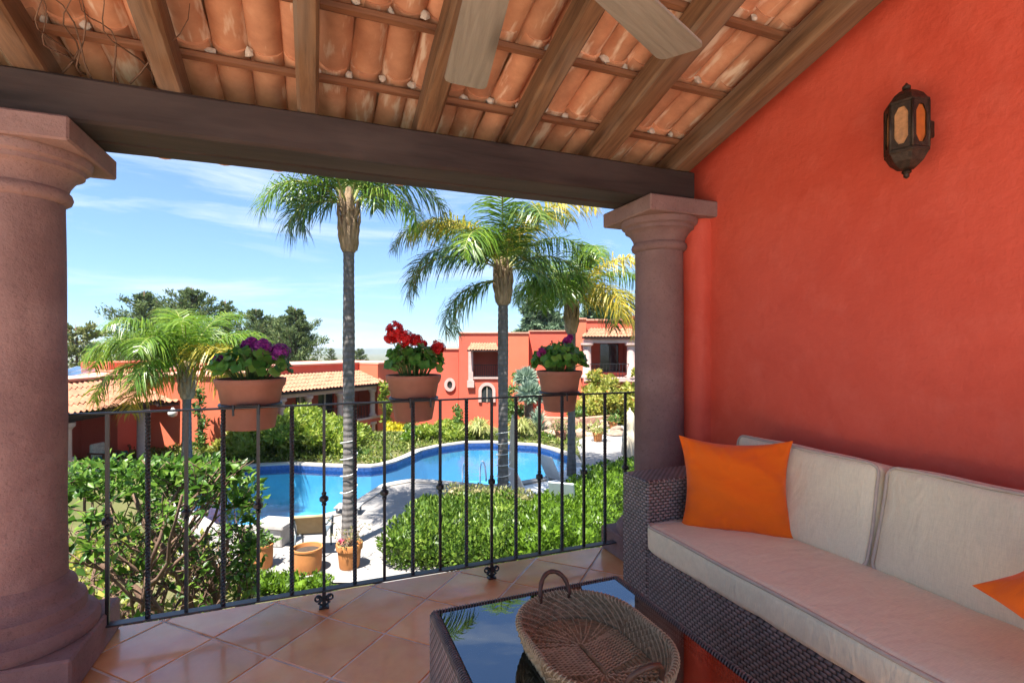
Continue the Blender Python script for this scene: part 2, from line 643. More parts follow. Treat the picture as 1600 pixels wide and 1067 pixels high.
M['clay_pot'] = m_basic('clay_pot', (0.30, 0.125, 0.078), 0.16, 9, 0.75, 0.25, 60, 0.003)
M['clay_orange'] = m_basic('orange_clay', (0.42, 0.165, 0.05), 0.14, 6, 0.75, 0.3, 40, 0.004)
M['soil'] = m_basic('soil', (0.05, 0.035, 0.025), 0.4, 30, 0.95, 0.8, 60, 0.01)
M['geranium_leaf'] = m_leaf('geranium_leaf', (0.022, 0.075, 0.012), (0.05, 0.15, 0.024), (0.09, 0.21, 0.035), 0.25)
t = NT('geranium_leaf_single')
oi = t.node('ShaderNodeObjectInfo')
cc = t.ramp(oi.outputs['Random'], [(0.0, (0.045, 0.15, 0.022)), (0.6, (0.10, 0.27, 0.04)), (1.0, (0.19, 0.36, 0.06))])
b = t.bsdf(cc, 0.5, None, 0, 0.35)
tr = t.node('ShaderNodeBsdfTranslucent')
t.link(t.hsv(cc, 1.5), tr.inputs['Color'])
mx = t.node('ShaderNodeMixShader')
mx.inputs[0].default_value = 0.3
t.link(b.outputs[0], mx.inputs[1])
t.link(tr.outputs[0], mx.inputs[2])
M['single_leaf'] = t.done(mx.outputs[0])
M['petal_purple'] = m_leaf('purple_petal', (0.13, 0.008, 0.14), (0.25, 0.02, 0.24), (0.36, 0.05, 0.30), 0.25)
M['petal_red'] = m_leaf('red_petal', (0.42, 0.006, 0.008), (0.62, 0.012, 0.014), (0.70, 0.03, 0.03), 0.25)
M['petal_magenta'] = m_leaf('magenta_petal', (0.22, 0.01, 0.12), (0.34, 0.02, 0.19), None, 0.25)
M['stem'] = m_basic('green_stem', (0.10, 0.16, 0.04), 0.2, 20, 0.7)

M['hedge'] = m_leaf('hedge_leaf', (0.024, 0.055, 0.006), (0.091, 0.171, 0.017), (0.207, 0.290, 0.044), 0.38, 0.4)
M['hedge_bright'] = m_leaf('bright_hedge_leaf', (0.031, 0.070, 0.005), (0.104, 0.196, 0.012), (0.182, 0.297, 0.024), 0.4, 0.4)
M['hedge_dry'] = m_leaf('dry_hedge_leaf', (0.10, 0.14, 0.03), (0.22, 0.22, 0.08), (0.36, 0.30, 0.15), 0.35)
M['lime'] = m_leaf('lime_shrub_leaf', (0.104, 0.176, 0.016), (0.200, 0.272, 0.028), (0.304, 0.336, 0.056), 0.4)
M['yellow_green'] = m_leaf('yellow_shrub_leaf', (0.162, 0.196, 0.025), (0.289, 0.306, 0.051), (0.425, 0.374, 0.085), 0.4)
M['mid_green'] = m_leaf('mid_shrub_leaf', (0.04, 0.10, 0.02), (0.09, 0.17, 0.03), (0.16, 0.24, 0.05), 0.35)
M['shrub_leaf'] = m_leaf('woody_shrub_leaf', (0.017, 0.049, 0.006), (0.068, 0.162, 0.016), (0.187, 0.290, 0.042), 0.42, 0.38)
M['bark'] = m_basic('shrub_bark', (0.16, 0.095, 0.065), 0.35, 14, 0.85, 0.6, 60, 0.006)
M['grass_blade'] = m_leaf('tall_grass', (0.20, 0.25, 0.06), (0.36, 0.38, 0.12), (0.52, 0.47, 0.20), 0.4)
M['agave'] = m_leaf('agave_leaf', (0.16, 0.24, 0.17), (0.26, 0.35, 0.26), (0.34, 0.42, 0.33), 0.2)
M['yellow_flower'] = m_leaf('yellow_flower', (0.38, 0.35, 0.02), (0.60, 0.50, 0.02), (0.30, 0.34, 0.03), 0.3)
M['orange_flower'] = m_leaf('orange_flower', (0.45, 0.16, 0.03), (0.40, 0.30, 0.05), (0.20, 0.27, 0.04), 0.3)
M['palm'] = m_leaf('palm_leaf', (0.036, 0.086, 0.018), (0.077, 0.149, 0.025), (0.162, 0.225, 0.041), 0.35, 0.35, 0.5)
M['palm_fresh'] = m_leaf('fresh_palm_leaf', (0.068, 0.144, 0.012), (0.120, 0.220, 0.018), (0.200, 0.272, 0.032), 0.4, 0.35, 0.5)
M['palm_yellow'] = m_leaf('yellow_palm_leaf', (0.20, 0.22, 0.03), (0.42, 0.34, 0.03), (0.58, 0.40, 0.05), 0.35, 0.4)
M['casuarina'] = m_leaf('pine_needle', (0.055, 0.09, 0.035), (0.11, 0.155, 0.055), (0.18, 0.215, 0.08), 0.25, 0.6, 0.2)
M['conifer'] = m_leaf('conifer_needle', (0.06, 0.11, 0.06), (0.12, 0.18, 0.10), (0.19, 0.25, 0.15), 0.2, 0.6, 0.2)
M['olive'] = m_leaf('olive_tree_leaf', (0.10, 0.13, 0.04), (0.19, 0.21, 0.07), (0.27, 0.27, 0.11), 0.3)

t = NT('palm_trunk')
v = t.coord('Object', (1, 1, 1))
wv = t.node('ShaderNodeTexWave')
wv.wave_type = 'BANDS'
wv.bands_direction = 'Z'
wv.inputs['Scale'].default_value = 2.6
wv.inputs['Distortion'].default_value = 2.2
wv.inputs['Detail'].default_value = 3
wv.inputs['Detail Scale'].default_value = 2.0
t.link(v, wv.inputs['Vector'])
v2 = t.coord('Object', (6, 6, 1.2))
cc = t.ramp(t.noise(v2, 3, 6, 0.65), [(0.3, (0.09, 0.082, 0.078)), (0.7, (0.175, 0.16, 0.15))])
cc = t.mix(t.rng(wv.outputs['Fac'], 0, 0.45, 0.75, 1.0), cc, (0.13, 0.105, 0.09))
M['palm_trunk'] = t.done(t.bsdf(cc, 0.85, t.bump(wv.outputs['Fac'], 0.5, 0.02), 0, 0.25).outputs[0])
M['palm_boot'] = m_basic('palm_leaf_base', (0.30, 0.21, 0.13), 0.45, 4, 0.85, 0.9, 14, 0.03, 0, 0, 0.3, (5, 5, 0.8))
M['rachis'] = m_basic('palm_rachis', (0.24, 0.24, 0.07), 0.2, 10, 0.6)

M['house_red'] = m_basic('house_red', (0.52, 0.098, 0.058), 0.10, 0.6, 0.8, 0.3, 8, 0.02)
M['house_red_lit'] = m_basic('house_red_lit', (0.58, 0.135, 0.068), 0.08, 0.5, 0.8, 0.3, 8, 0.02)  # brighter copy of the house red, sunlight painted into the sunny walls
M['coping_red'] = m_basic('parapet_coping', (0.60, 0.27, 0.19), 0.12, 2, 0.85)
M['house_tile'] = m_basic('sunlit_tile_roof', (0.36, 0.155, 0.09), 0.28, 5, 0.85, 0.4, 20, 0.02)
M['dark_glass'] = m_basic('dark_window', (0.03, 0.035, 0.04), 0.5, 1.5, 0.08, 0.05, 3, 0.01, 0, 0, 0.6)
M['cream'] = m_basic('cream_frame', (0.60, 0.50, 0.40), 0.1, 4, 0.8)
M['porch_floor'] = m_basic('porch_floor', (0.52, 0.24, 0.15), 0.15, 3, 0.8)
M['solar'] = m_basic('solar_cell', (0.03, 0.06, 0.14), 0.3, 3, 0.12, 0.02, 5, 0.01, 0, 0, 0.8)
M['aluminium'] = m_basic('aluminium', (0.62, 0.62, 0.62), 0.1, 5, 0.4, 0.05, 20, 0.002, 0, 0.7)
M['white'] = m_basic('white_paint', (0.70, 0.70, 0.69), 0.07, 6, 0.55, 0.1)
M['pale_blue'] = m_basic('pale_grey_plastic', (0.52, 0.57, 0.58), 0.08, 6, 0.5, 0.1)
M['slate_frame'] = m_basic('slate_blue_frame', (0.10, 0.13, 0.15), 0.15, 10, 0.45)
M['sling'] = m_basic('tan_sling', (0.42, 0.30, 0.16), 0.1, 10, 0.85, 0.3, 120, 0.002)
M['canvas'] = m_basic('beige_canvas', (0.58, 0.49, 0.36), 0.12, 5, 0.9, 0.4, 20, 0.01)
M['steel'] = m_basic('steel', (0.72, 0.73, 0.75), 0.05, 5, 0.32, 0.03, 20, 0.001, 0, 0.5)
M['teal'] = m_basic('teal_cushion', (0.04, 0.32, 0.36), 0.15, 9, 0.9)
M['pale_print'] = m_basic('pale_print_cushion', (0.50, 0.52, 0.42), 0.35, 12, 0.9)
M['concrete'] = m_basic('concrete', (0.36, 0.335, 0.31), 0.25, 4, 0.9, 0.5, 25, 0.01)
M['slab_grey'] = m_basic('slate_slab', (0.24, 0.25, 0.26), 0.2, 4, 0.7, 0.2)
M['rock'] = m_basic('garden_rock', (0.32, 0.22, 0.16), 0.4, 5, 0.9, 0.7, 14, 0.03, 0.25)
M['cord'] = m_basic('white_cord', (0.7, 0.7, 0.68), 0.05, 5, 0.6)

t = NT('pool_deck')
v = t.coord('Object')
cc = t.ramp(t.noise(v, 1.6, 7, 0.65), [(0.25, (0.21, 0.195, 0.185)), (0.75, (0.30, 0.285, 0.27))])
vor = t.node('ShaderNodeTexVoronoi')
vor.feature = 'DISTANCE_TO_EDGE'
vor.inputs['Scale'].default_value = 1.15
dv = t.node('ShaderNodeMix')
t.link(v, vor.inputs['Vector'])
t.n.remove(dv)
jf = t.rng(vor.outputs['Distance'], 1, 0, 0.0, 0.03)
cc = t.mix(t.rng(jf, 0, 0.35), cc, (0.27, 0.24, 0.22))
M['deck'] = t.done(t.bsdf(cc, 0.8, t.bump(t.noise(v, 18, 6, 0.7), 0.4, 0.012), 0, 0.3).outputs[0])
M['coping'] = m_basic('pool_coping', (0.36, 0.33, 0.295), 0.15, 3, 0.8, 0.3, 20, 0.01)

M['pool_tile'] = m_basic('pool_plaster', (0.28, 0.47, 0.58), 0.12, 1.2, 0.5, 0.05, 4, 0.01)
M['pool_band'] = m_basic('waterline_tile', (0.03, 0.07, 0.20), 0.4, 14, 0.25)

t = NT('pool_water')
v = t.coord('Object', (1, 1, 1))
nb = t.noise(v, 3.0, 5, 0.55, 0.6)
nrm = t.bump(nb, 0.22, 0.03)
fr = t.node('ShaderNodeFresnel')
fr.inputs['IOR'].default_value = 1.33
t.link(nrm, fr.inputs['Normal'])
gl = t.node('ShaderNodeBsdfGlossy')
gl.inputs['Roughness'].default_value = 0.02
t.link(nrm, gl.inputs['Normal'])
tp = t.node('ShaderNodeBsdfTransparent')
tp.inputs['Color'].default_value = (0.42, 0.76, 0.93, 1)
mx = t.node('ShaderNodeMixShader')
t.link(fr.outputs[0], mx.inputs[0])
t.link(tp.outputs[0], mx.inputs[1])
t.link(gl.outputs[0], mx.inputs[2])
M['water'] = t.done(mx.outputs[0])

M['ground_cover'] = m_leaf('ground_cover_leaf', (0.05, 0.09, 0.015), (0.13, 0.18, 0.025), (0.26, 0.27, 0.06), 0.35)
t = NT('garden_ground')
v = t.coord('Object')
cc = t.ramp(t.noise(v, 0.35, 8, 0.7), [(0.3, (0.06, 0.075, 0.025)), (0.5, (0.10, 0.105, 0.04)), (0.7, (0.15, 0.115, 0.07))])
M['ground'] = t.done(t.bsdf(cc, 0.95, t.bump(t.noise(v, 6, 6, 0.7), 0.6, 0.05), 0, 0.1).outputs[0])
M['hill'] = m_basic('far_hill', (0.075, 0.095, 0.05), 0.5, 0.004, 0.95, 0.1, 0.01, 1.0)
M['far_house'] = m_basic('far_town', (0.55, 0.5, 0.45), 0.2, 0.01, 0.9)
# ------------------------------------------------------------------ balcony: floor, wall, columns, beam
WALL_X, DECK = 2.06, -2.80


def clip_poly(poly, x0, x1, y0, y1):
    for ax, lim, sg in ((0, x0, 1), (0, x1, -1), (1, y0, 1), (1, y1, -1)):
        out = []
        for i, p in enumerate(poly):
            q = poly[(i + 1) % len(poly)]
            a, b = (p[ax] - lim) * sg, (q[ax] - lim) * sg
            if a >= 0:
                out.append(p)
            if a * b < 0:
                k = a / (a - b)
                out.append((p[0] + (q[0] - p[0]) * k, p[1] + (q[1] - p[1]) * k))
        poly = out
        if len(poly) < 3:
            return []
    return poly


FX0, FX1, FY0, FY1 = -2.2, WALL_X, -0.6, 2.66
floor = structure(link('balcony_floor', MB().box(FX0, FX1, FY0, FY1, -0.28, -0.0035).mesh('balcony_floor'), M['grout']))


def tile_mesh(poly, name):
    """slab with a soft rounded top edge"""
    n = len(poly)
    cx_, cy_ = sum(p[0] for p in poly) / n, sum(p[1] for p in poly) / n
    mb = MB()
    rings = [(0.0, -0.012), (0.0, -0.003), (0.003, 0.0)]
    vs = []
    for ins, z in rings:
        for p in poly:
            d = Vector((cx_ - p[0], cy_ - p[1], 0))
            d = d / max(d.length, 1e-6) * ins * 1.4
            vs.append((p[0] + d.x, p[1] + d.y, z))
    fs = [tuple(range(2 * n, 3 * n))]
    for k in range(2):
        for i in range(n):
            j = (i + 1) % n
            fs.append((k * n + i, k * n + j, (k + 1) * n + j, (k + 1) * n + i))
    mb.add(vs, fs)
    return mb.mesh(name)


TD, TG = 0.2222, 0.0062
base_sq = [(TD - TG, 0), (0, TD - TG), (-TD + TG, 0), (0, -TD + TG)]
full_tile = tile_mesh(base_sq, 'floor_tile')
n_t = 0
for a in range(-24, 24):
    for b in range(-24, 24):
        cx_ = 0.06 + (a + b + 1) * TD
        cy_ = 1.965 + (b - a) * TD
        if cx_ < -2.6 or cx_ > WALL_X + TD or cy_ < -0.1 or cy_ > FY1 + TD:
            continue
        poly = [(cx_ + p[0], cy_ + p[1]) for p in base_sq]
        c = clip_poly(poly, FX0 + 0.01, FX1 - 0.003, FY0 + 0.01, FY1 - 0.005)
        if len(c) < 3:
            continue
        whole = len(c) == 4 and all(abs(c[i][0] - poly[i][0]) + abs(c[i][1] - poly[i][1]) < 1e-6 for i in range(4))
        if whole:
            o = link('floor_tile', full_tile, M['floor_tile'], floor)
            o.location = (cx_, cy_, rng.uniform(-0.0006, 0.0008))
        else:
            loc = [(p[0] - cx_, p[1] - cy_) for p in c]
            o = link('floor_tile', tile_mesh(loc, 'floor_tile'), M['floor_tile'], floor)
            o.location = (cx_, cy_, 0)
        n_t += 1

# unseen pale terrace added behind and beside the balcony to bounce sunlight inside
terr = structure(link('bounce_terrace', MB().box(-9.0, 8.0, -9.0, FY0 - 0.004, -0.28, -0.01).mesh('bounce_terrace'), m_basic('bounce_paving', (0.72, 0.63, 0.52), 0.08, 2.0, 0.85)))
terr2 = structure(link('bounce_terrace', MB().box(-9.0, FX0 - 0.004, FY0 - 0.003, FY1 - 0.3, -0.28, -0.01).mesh('bounce_terrace'), bpy.data.materials['bounce_paving']))

# red plaster wall with a rounded engaged pier behind the column
wall = thing('plaster_wall', 'tall red plaster wall behind the wicker sofa', 'wall', (WALL_X, 0, DECK))
bm_v = MB()
ys = np.linspace(-0.62, 2.62, 60)
zs = np.linspace(DECK, 4.6, 50)
grid = []
for z in zs:
    for y in ys:
        d = 0.006 * noise.noise(Vector((y * 1.3, z * 1.3, 3.0))) + 0.003 * noise.noise(Vector((y * 4, z * 4, 9.0)))
        grid.append((WALL_X + d, y, z))
nn = len(ys)
fs = []
for i in range(len(zs) - 1):
    for j in range(nn - 1):
        a = i * nn + j
        fs.append((a, a + nn, a + nn + 1, a + 1))
bm_v.add(grid, fs)
bm_v.box(WALL_X + 0.02, WALL_X + 0.32, -0.62, 2.62, DECK, 4.6)
put(bm_v, 'wall_face', M['red_wall'], wall, 180)
pier = MB()
prof = []
for k in range(17):
    a = math.pi * k / 16
    prof.append((WALL_X + 0.01 - 0.115 * math.sin(a) ** 0.6, 2.425 - 0.20 * math.cos(a)))
vs, fs = [], []
for z in np.linspace(0, 2.0, 12):
    for i, p in enumerate(prof):
        d = 0.004 * noise.noise(Vector((p[1] * 6, z * 3, 1)))
        vs.append((p[0] + d, p[1], z))
for i in range(11):
    for j in range(16):
        a = i * 17 + j
        fs.append((a, a + 17, a + 18, a + 1))
pier.add(vs, fs)
put(pier, 'pier', M['red_wall'], wall, 180)


def make_column(x, y, label):
    c = thing('stone_column', label, 'column', (x, y, 0), 0, 'columns carrying the balcony beam')
    put(MB().bbox(-0.24, 0.24, -0.24, 0.24, 0.0, 0.135, 0.008), 'plinth', M['stone'], c, world=False)
    base = [(0.232, 0.135), (0.238, 0.15), (0.238, 0.172), (0.228, 0.19), (0.205, 0.197), (0.195, 0.212), (0.198, 0.235),
            (0.194, 0.255), (0.176, 0.266), (0.166, 0.282), (0.168, 0.300), (0.162, 0.318), (0.147, 0.328), (0.141, 0.345)]
    put(MB().lathe(base, n=48), 'base_moulding', M['stone'], c, 40, world=False)
    sh = MB()
    vs, fs = [], []
    zz = np.linspace(0.34, 1.755, 24)
    for z in zz:
        for k in range(40):
            a = 2 * math.pi * k / 40
            r = 0.139 - 0.006 * (z - 0.34) / 1.4 + 0.003 * noise.noise(Vector((math.cos(a) * 3 + x, math.sin(a) * 3, z * 2.5)))
            vs.append((r * math.cos(a), r * math.sin(a), z))
    for i in range(23):
        for k in range(40):
            k2 = (k + 1) % 40
            fs.append((i * 40 + k, i * 40 + k2, (i + 1) * 40 + k2, (i + 1) * 40 + k))
    sh.add(vs, fs)
    put(sh, 'shaft', M['stone'], c, 180, world=False)
    cap = [(0.133, 1.74), (0.150, 1.752), (0.155, 1.768), (0.150, 1.784), (0.141, 1.792), (0.146, 1.812), (0.162, 1.838), (0.176, 1.852),
           (0.190, 1.858), (0.192, 1.875), (0.208, 1.884), (0.214, 1.905), (0.214, 1.9145)]
    ca = put(MB().lathe(cap, n=48), 'capital', M['stone'], c, 40, world=False)
    put(MB().bbox(-0.23, 0.23, -0.232, 0.232, 1.915, 2.0, 0.007), 'abacus', M['stone'], ca, world=False)
    return c


make_column(-1.012, 2.41, 'mauve stone column at the end of the iron railing, clear of the red wall')
make_column(1.852, 2.41, 'mauve stone column standing against the red wall beside the sofa')

# double timber beam on the columns
beam = thing('wooden_beam', 'dark heavy timber beam lying on the two stone columns', 'beam', (-1.2, 2.24, 2.0))


def timber(x0, x1, y0, y1, z0, z1, seed, amp=0.006, n=40):
    """hewn timber along x"""
    mb = MB()
    vs, fs = [], []
    b = 0.012
    ring = [(y0 + b, z0), (y1 - b, z0), (y1, z0 + b), (y1, z1 - b), (y1 - b, z1), (y0 + b, z1), (y0, z1 - b), (y0, z0 + b)]
    for i in range(n + 1):
        x = x0 + (x1 - x0) * i / n
        for k, (y, z) in enumerate(ring):
            d1 = amp * noise.noise(Vector((x * 2.2 + seed, k * 0.7, seed))) + 0.4 * amp * noise.noise(Vector((x * 9, k * 1.3, seed)))
            d2 = amp * noise.noise(Vector((x * 1.8, k * 0.9 + 7, seed + 3)))
            vs.append((x, y + d1, z + d2))
    for i in range(n):
        for k in range(8):
            k2 = (k + 1) % 8
            fs.append((i * 8 + k, (i + 1) * 8 + k, (i + 1) * 8 + k2, i * 8 + k2))
    fs.append(tuple(range(8)))
    fs.append(tuple(n * 8 + k for k in range(8))[::-1])
    mb.add(vs, fs)
    return mb


put(timber(-2.2, 1.955, 2.24, 2.425, 2.003, 2.168, 1.0), 'front_timber', M['beam'], beam, 35)
put(timber(-2.2, 1.955, 2.433, 2.55, 2.003, 2.15, 5.0), 'rear_timber', M['beam'], beam, 35)

# ------------------------------------------------------------------ tile roof
SLOPE = math.atan(0.293)
roof = thing('tiled_roof', 'sloping barrel tile roof on brown wooden rafters above the balcony', 'roof', (0, 2.24, 2.172))
roof.rotation_euler = (math.pi - SLOPE, 0, 0)     # local y runs up the slope, local -z points to the sky
S0, S1 = -0.42, 2.85


def roof_bar(name, mat, x, s0, s1, w, n0, n1, seed):
    mb = timber(s0, s1, -w / 2, w / 2, n1, n0, seed, 0.005, 30)
    mb.f = [tuple(reversed(q)) for q in mb.f] if False else mb.f
    o = put(mb, name, mat, roof, 35, world=False)
    o.location = (x, 0, 0)
    o.rotation_euler = (0, 0, math.pi / 2)
    return o


raf = [(-0.925, .095), (-0.50, .085), (-0.02, .08), (0.475, .09), (0.915, .085), (1.375, .115), (1.885, .125)]
raf += [(-1.38, .09), (-1.83, .09), (-2.14, .09)]
for i, (x, w) in enumerate(raf):
    roof_bar('rafter', M['rafter'], x, S0, S1, w, 0.0, -0.118, 3.7 * i + 1)
ROW = 0.345
rows = list(range(-1, 8))
for k in rows:
    s = 0.045 + k * ROW
    mb = timber(-2.2, 2.05, s - 0.022, s + 0.022, -0.147, -0.1185, 11.3 + k * 2.1, 0.003, 40)
    put(mb, 'batten', M['batten'], roof, 35, world=False)


def barrel(L, r0, r1, th, half=1.25, nseg=8):
    """pan tile: arc bulging down (+z local), tapering along +y"""
    vs, fs = [], []
    for j, (y, r) in enumerate(((0, r0), (L, r1))):
        for rr in (r, r - th):
            for k in range(nseg + 1):
                a = -half + 2 * half * k / nseg
                vs.append((rr * math.sin(a), y, rr * math.cos(a) - r0))
    m = nseg + 1
    for k in range(nseg):
        fs.append((k, k + 1, 2 * m + k + 1, 2 * m + k))                    # outer (down)
        fs.append((m + k, 3 * m + k, 3 * m + k + 1, m + k + 1))            # inner
        fs.append((k, m + k, m + k + 1, k + 1))
        fs.append((2 * m + k, 2 * m + k + 1, 3 * m + k + 1, 3 * m + k))
    fs.append((0, 2 * m, 3 * m, m))
    fs.append((nseg, m + nseg, 3 * m + nseg, 2 * m + nseg))
    return vs, fs


TW = 0.127
bv, bf = barrel(0.43, 0.071, 0.064, 0.012)
pan_me = MB().add(bv, bf).mesh('roof_tile', smooth=50)
rest, cover, mort = MB(), MB(), MB()
ncol = int((2.05 + 2.2) / TW)
for k in rows + [-2]:
    s = 0.045 + k * ROW - 0.055
    for i in range(ncol):
        x = 2.05 - TW * (i + 0.5) + rng.uniform(-0.004, 0.004)
        ds, da, tl = rng.uniform(-0.012, 0.012), rng.uniform(-0.02, 0.02), 0.045 + rng.uniform(-0.008, 0.008)
        near = k in (-2, -1, 0, 1, 2, 3) and x > -1.35
        if near:
            o = link('roof_tile', pan_me, M['roof_tile'], roof)
            o.location = (x, s + ds, -0.165)
            o.rotation_euler = (tl, 0, da)
        else:
            rest.add([(x + p[0], s + ds + p[1], p[2] - 0.165 + tl * p[1]) for p in bv], bf)
        # covers bulge the other way over the gaps
        cover.add([(x - TW / 2 + p[0] * 1.02, s + 0.03 + p[1], -(p[2]) - 0.285 + tl * p[1]) for p in bv], [tuple(reversed(q)) for q in bf])
        if k >= 0 and rng.random() < 0.75 and x > -1.5 and k < 5:
            mort.blob((x - TW / 2 + rng.uniform(-0.01, 0.01), s + 0.06 + rng.uniform(-0.01, 0.02), -0.168), (rng.uniform(0.012, 0.03), rng.uniform(0.01, 0.022), 0.02), i + k * 40, 1, 0.5)
stuff(put(rest, 'roof_tile_field', M['roof_tile'], roof, 50, world=False))
stuff(put(cover, 'cover_tile_field', M['roof_tile'], roof, 50, world=False))
stuff(put(mort, 'mortar_dab', M['mortar'], roof, None, world=False))

# dry vine stems hanging under the eave
vine = thing('dry_vine', 'dry brown vine stems tangled under the roof tiles above the beam', 'vine', (-0.72, 2.25, 2.25))
for i in range(9):
    x0 = -0.86 + 0.035 * i + rng.uniform(-0.03, 0.03)
    pts = []
    ang = rng.uniform(-0.5, 0.9)
    for j in range(9):
        q = j / 8
        pts.append((x0 + 0.26 * q * math.sin(ang) + 0.025 * math.sin(q * 7 + i), 2.30 - 0.34 * q + 0.03 * math.sin(q * 5 + i * 2), 2.195 + 0.30 * 0.5 * q * 0.9 + 0.03 * math.sin(q * 6 + i)))
    put(MB().tube(pts, [0.004 - 0.0028 * j / 8 for j in range(9)], 5), 'stem', M['vine'], vine, 180)

# ------------------------------------------------------------------ ceiling fan
FANX, FANY, FANZ = 0.366, 0.933, 2.10
fan = thing('ceiling_fan', 'ceiling fan with weathered grey wooden blades under the tile roof', 'ceiling fan', (FANX, FANY, FANZ))
put(MB().lathe([(0.02, 0.06), (0.09, 0.062), (0.105, 0.09), (0.105, 0.16), (0.08, 0.19), (0.03, 0.2)], n=24), 'motor', M['bronze'], fan, 40, world=False)
put(MB().lathe([(0.014, 0.195), (0.014, 0.46), (0.05, 0.47), (0.05, 0.50)], n=14), 'down_rod', M['bronze'], fan, 40, world=False)
blade = MB()
out = []
for p in ((0.16, -0.052), (0.725, -0.072), (0.742, -0.066), (0.75, -0.05), (0.75, 0.05), (0.742, 0.066), (0.725, 0.072), (0.16, 0.052)):
    out.append(p)
blade.prism(out, -0.004, 0.004)
blade_me = blade.mesh('blade')
iron_me = MB().bbox(0.07, 0.24, -0.02, 0.02, 0.0045, 0.012, 0.002).mesh('blade_iron')
for k in range(6):
    a = rad(81 - 56 * k) if k < 2 else rad(81 - 56 - 60.8 * (k - 1))
    b = link('blade', blade_me, M['blade'], fan)
    b.rotation_euler = (rad(6), 0, a)
    c = link('blade_iron', iron_me, M['bronze'], b)

# ------------------------------------------------------------------ wall lantern
lan = thing('wall_lantern', 'antique bronze lantern with amber panes on the red wall', 'lantern', (1.955, 1.163, 1.80))
HX = []
for k in range(6):
    a = math.pi / 6 + k * math.pi / 3 + rad(16)
    HX.append((0.80 * math.cos(a), 0.80 * math.sin(a)))


def hexring(prof):
    mb = MB()
    vs = [(r * h[0], r * h[1], z) for r, z in prof for h in HX]
    fs = []
    for i in range(len(prof) - 1):
        for k in range(6):
            k2 = (k + 1) % 6
            fs.append((i * 6 + k, i * 6 + k2, (i + 1) * 6 + k2, (i + 1) * 6 + k))
    fs.append(tuple(range(6))[::-1])
    fs.append(tuple((len(prof) - 1) * 6 + k for k in range(6)))
    return mb.add(vs, fs)


put(hexring([(0.012, 0.028), (0.035, 0.034), (0.062, 0.055), (0.078, 0.08), (0.084, 0.085), (0.084, 0.093), (0.079, 0.096)]), 'lower_bowl', M['bronze'], lan, None, world=False)
put(hexring([(0.079, 0.252), (0.084, 0.255), (0.084, 0.262), (0.074, 0.27), (0.060, 0.288), (0.034, 0.305), (0.012, 0.312)]), 'dome', M['bronze'], lan, None, world=False)
put(MB().lathe([(0.004, 0.31), (0.013, 0.316), (0.013, 0.325), (0.006, 0.332), (0.002, 0.338)], n=10), 'top_finial', M['bronze'], lan, 40, world=False)
put(MB().lathe([(0.002, 0.0), (0.009, 0.006), (0.009, 0.016), (0.016, 0.022), (0.012, 0.03)], n=10), 'bottom_finial', M['bronze'], lan, 40, world=False)
put(hexring([(0.03, 0.097), (0.03, 0.251)]), 'inner_core', M['bronze'], lan, None, world=False)
for k in range(6):
    p, q = Vector((*HX[k], 0)), Vector((*HX[(k + 1) % 6], 0))
    put(MB().tube([p * 0.079 + Vector((0, 0, 0.095)), p * 0.079 + Vector((0, 0, 0.254))], 0.0055, 6), 'post', M['bronze'], lan, 180, world=False)
    mid = (p + q) / 2
    t_ = (q - p).normalized()
    n_ = mid.normalized()
    # pierced metal plate round a lozenge opening
    fr_ = lambda u, d, w: tuple(mid * 0.079 + t_ * u + n_ * d + Vector((0, 0, w)))
    outer = [(-0.028, 0.096), (0.028, 0.096), (0.028, 0.252), (-0.028, 0.252)]
    inner = [(-0.008, 0.110), (0.008, 0.110), (0.020, 0.134), (0.020, 0.216), (0.008, 0.240), (-0.008, 0.240), (-0.020, 0.216), (-0.020, 0.134)]
    pl = MB()
    tri = tessellate_polygon([[Vector((*p2, 0)) for p2 in outer], [Vector((*p2, 0)) for p2 in inner]])
    flat = outer + inner
    vs = [fr_(a, 0.0, b) for a, b in flat] + [fr_(a, 0.003, b) for a, b in flat]
    m_ = len(flat)
    pl.add(vs, [tuple(t3) for t3 in tri] + [tuple(m_ + i for i in t3) for t3 in tri] + [(4 + i, 4 + (i + 1) % 8, m_ + 4 + (i + 1) % 8, m_ + 4 + i) for i in range(8)])
    put(pl, 'pierced_plate', M['bronze'], lan, None, world=False)
    pane = MB().add([fr_(a * 1.05, -0.003, b) for a, b in inner], [tuple(range(8))])
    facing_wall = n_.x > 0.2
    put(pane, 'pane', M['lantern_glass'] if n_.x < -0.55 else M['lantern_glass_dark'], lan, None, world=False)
put(MB().bbox(0.03, 0.108, -0.03, 0.03, 0.15, 0.21, 0.004), 'bracket', M['bronze'], lan, None, world=False)

# ------------------------------------------------------------------ iron railing
RY_, R_BOT, R_TOP = 2.5, 0.082, 0.942
rail = thing('iron_railing', 'black wrought iron railing with plain and twisted bars between the columns', 'railing', (0.45, RY_, 0))
put(MB().bbox(-0.90, 1.80, RY_ - 0.011, RY_ + 0.011, R_TOP - 0.008, R_TOP, 0.002), 'top_rail', M['iron'], rail)
put(MB().bbox(-0.80, 1.80, RY_ - 0.022, RY_ + 0.022, R_BOT, R_BOT + 0.007, 0.002), 'bottom_rail', M['iron_flat'], rail)
HB = R_TOP - 0.008 - (R_BOT + 0.007)
plain = MB().box(-0.0065, 0.0065, -0.0065, 0.0065, 0, HB).mesh('plain_bar')
col_me = MB().lathe([(0.007, -0.032), (0.011, -0.030), (0.011, -0.020), (0.008, -0.017), (0.020, -0.008), (0.020, 0.008), (0.008, 0.017), (0.011, 0.020), (0.011, 0.030), (0.007, 0.032)], n=8).mesh('collar')
tv, tf = [], []
NS = 112
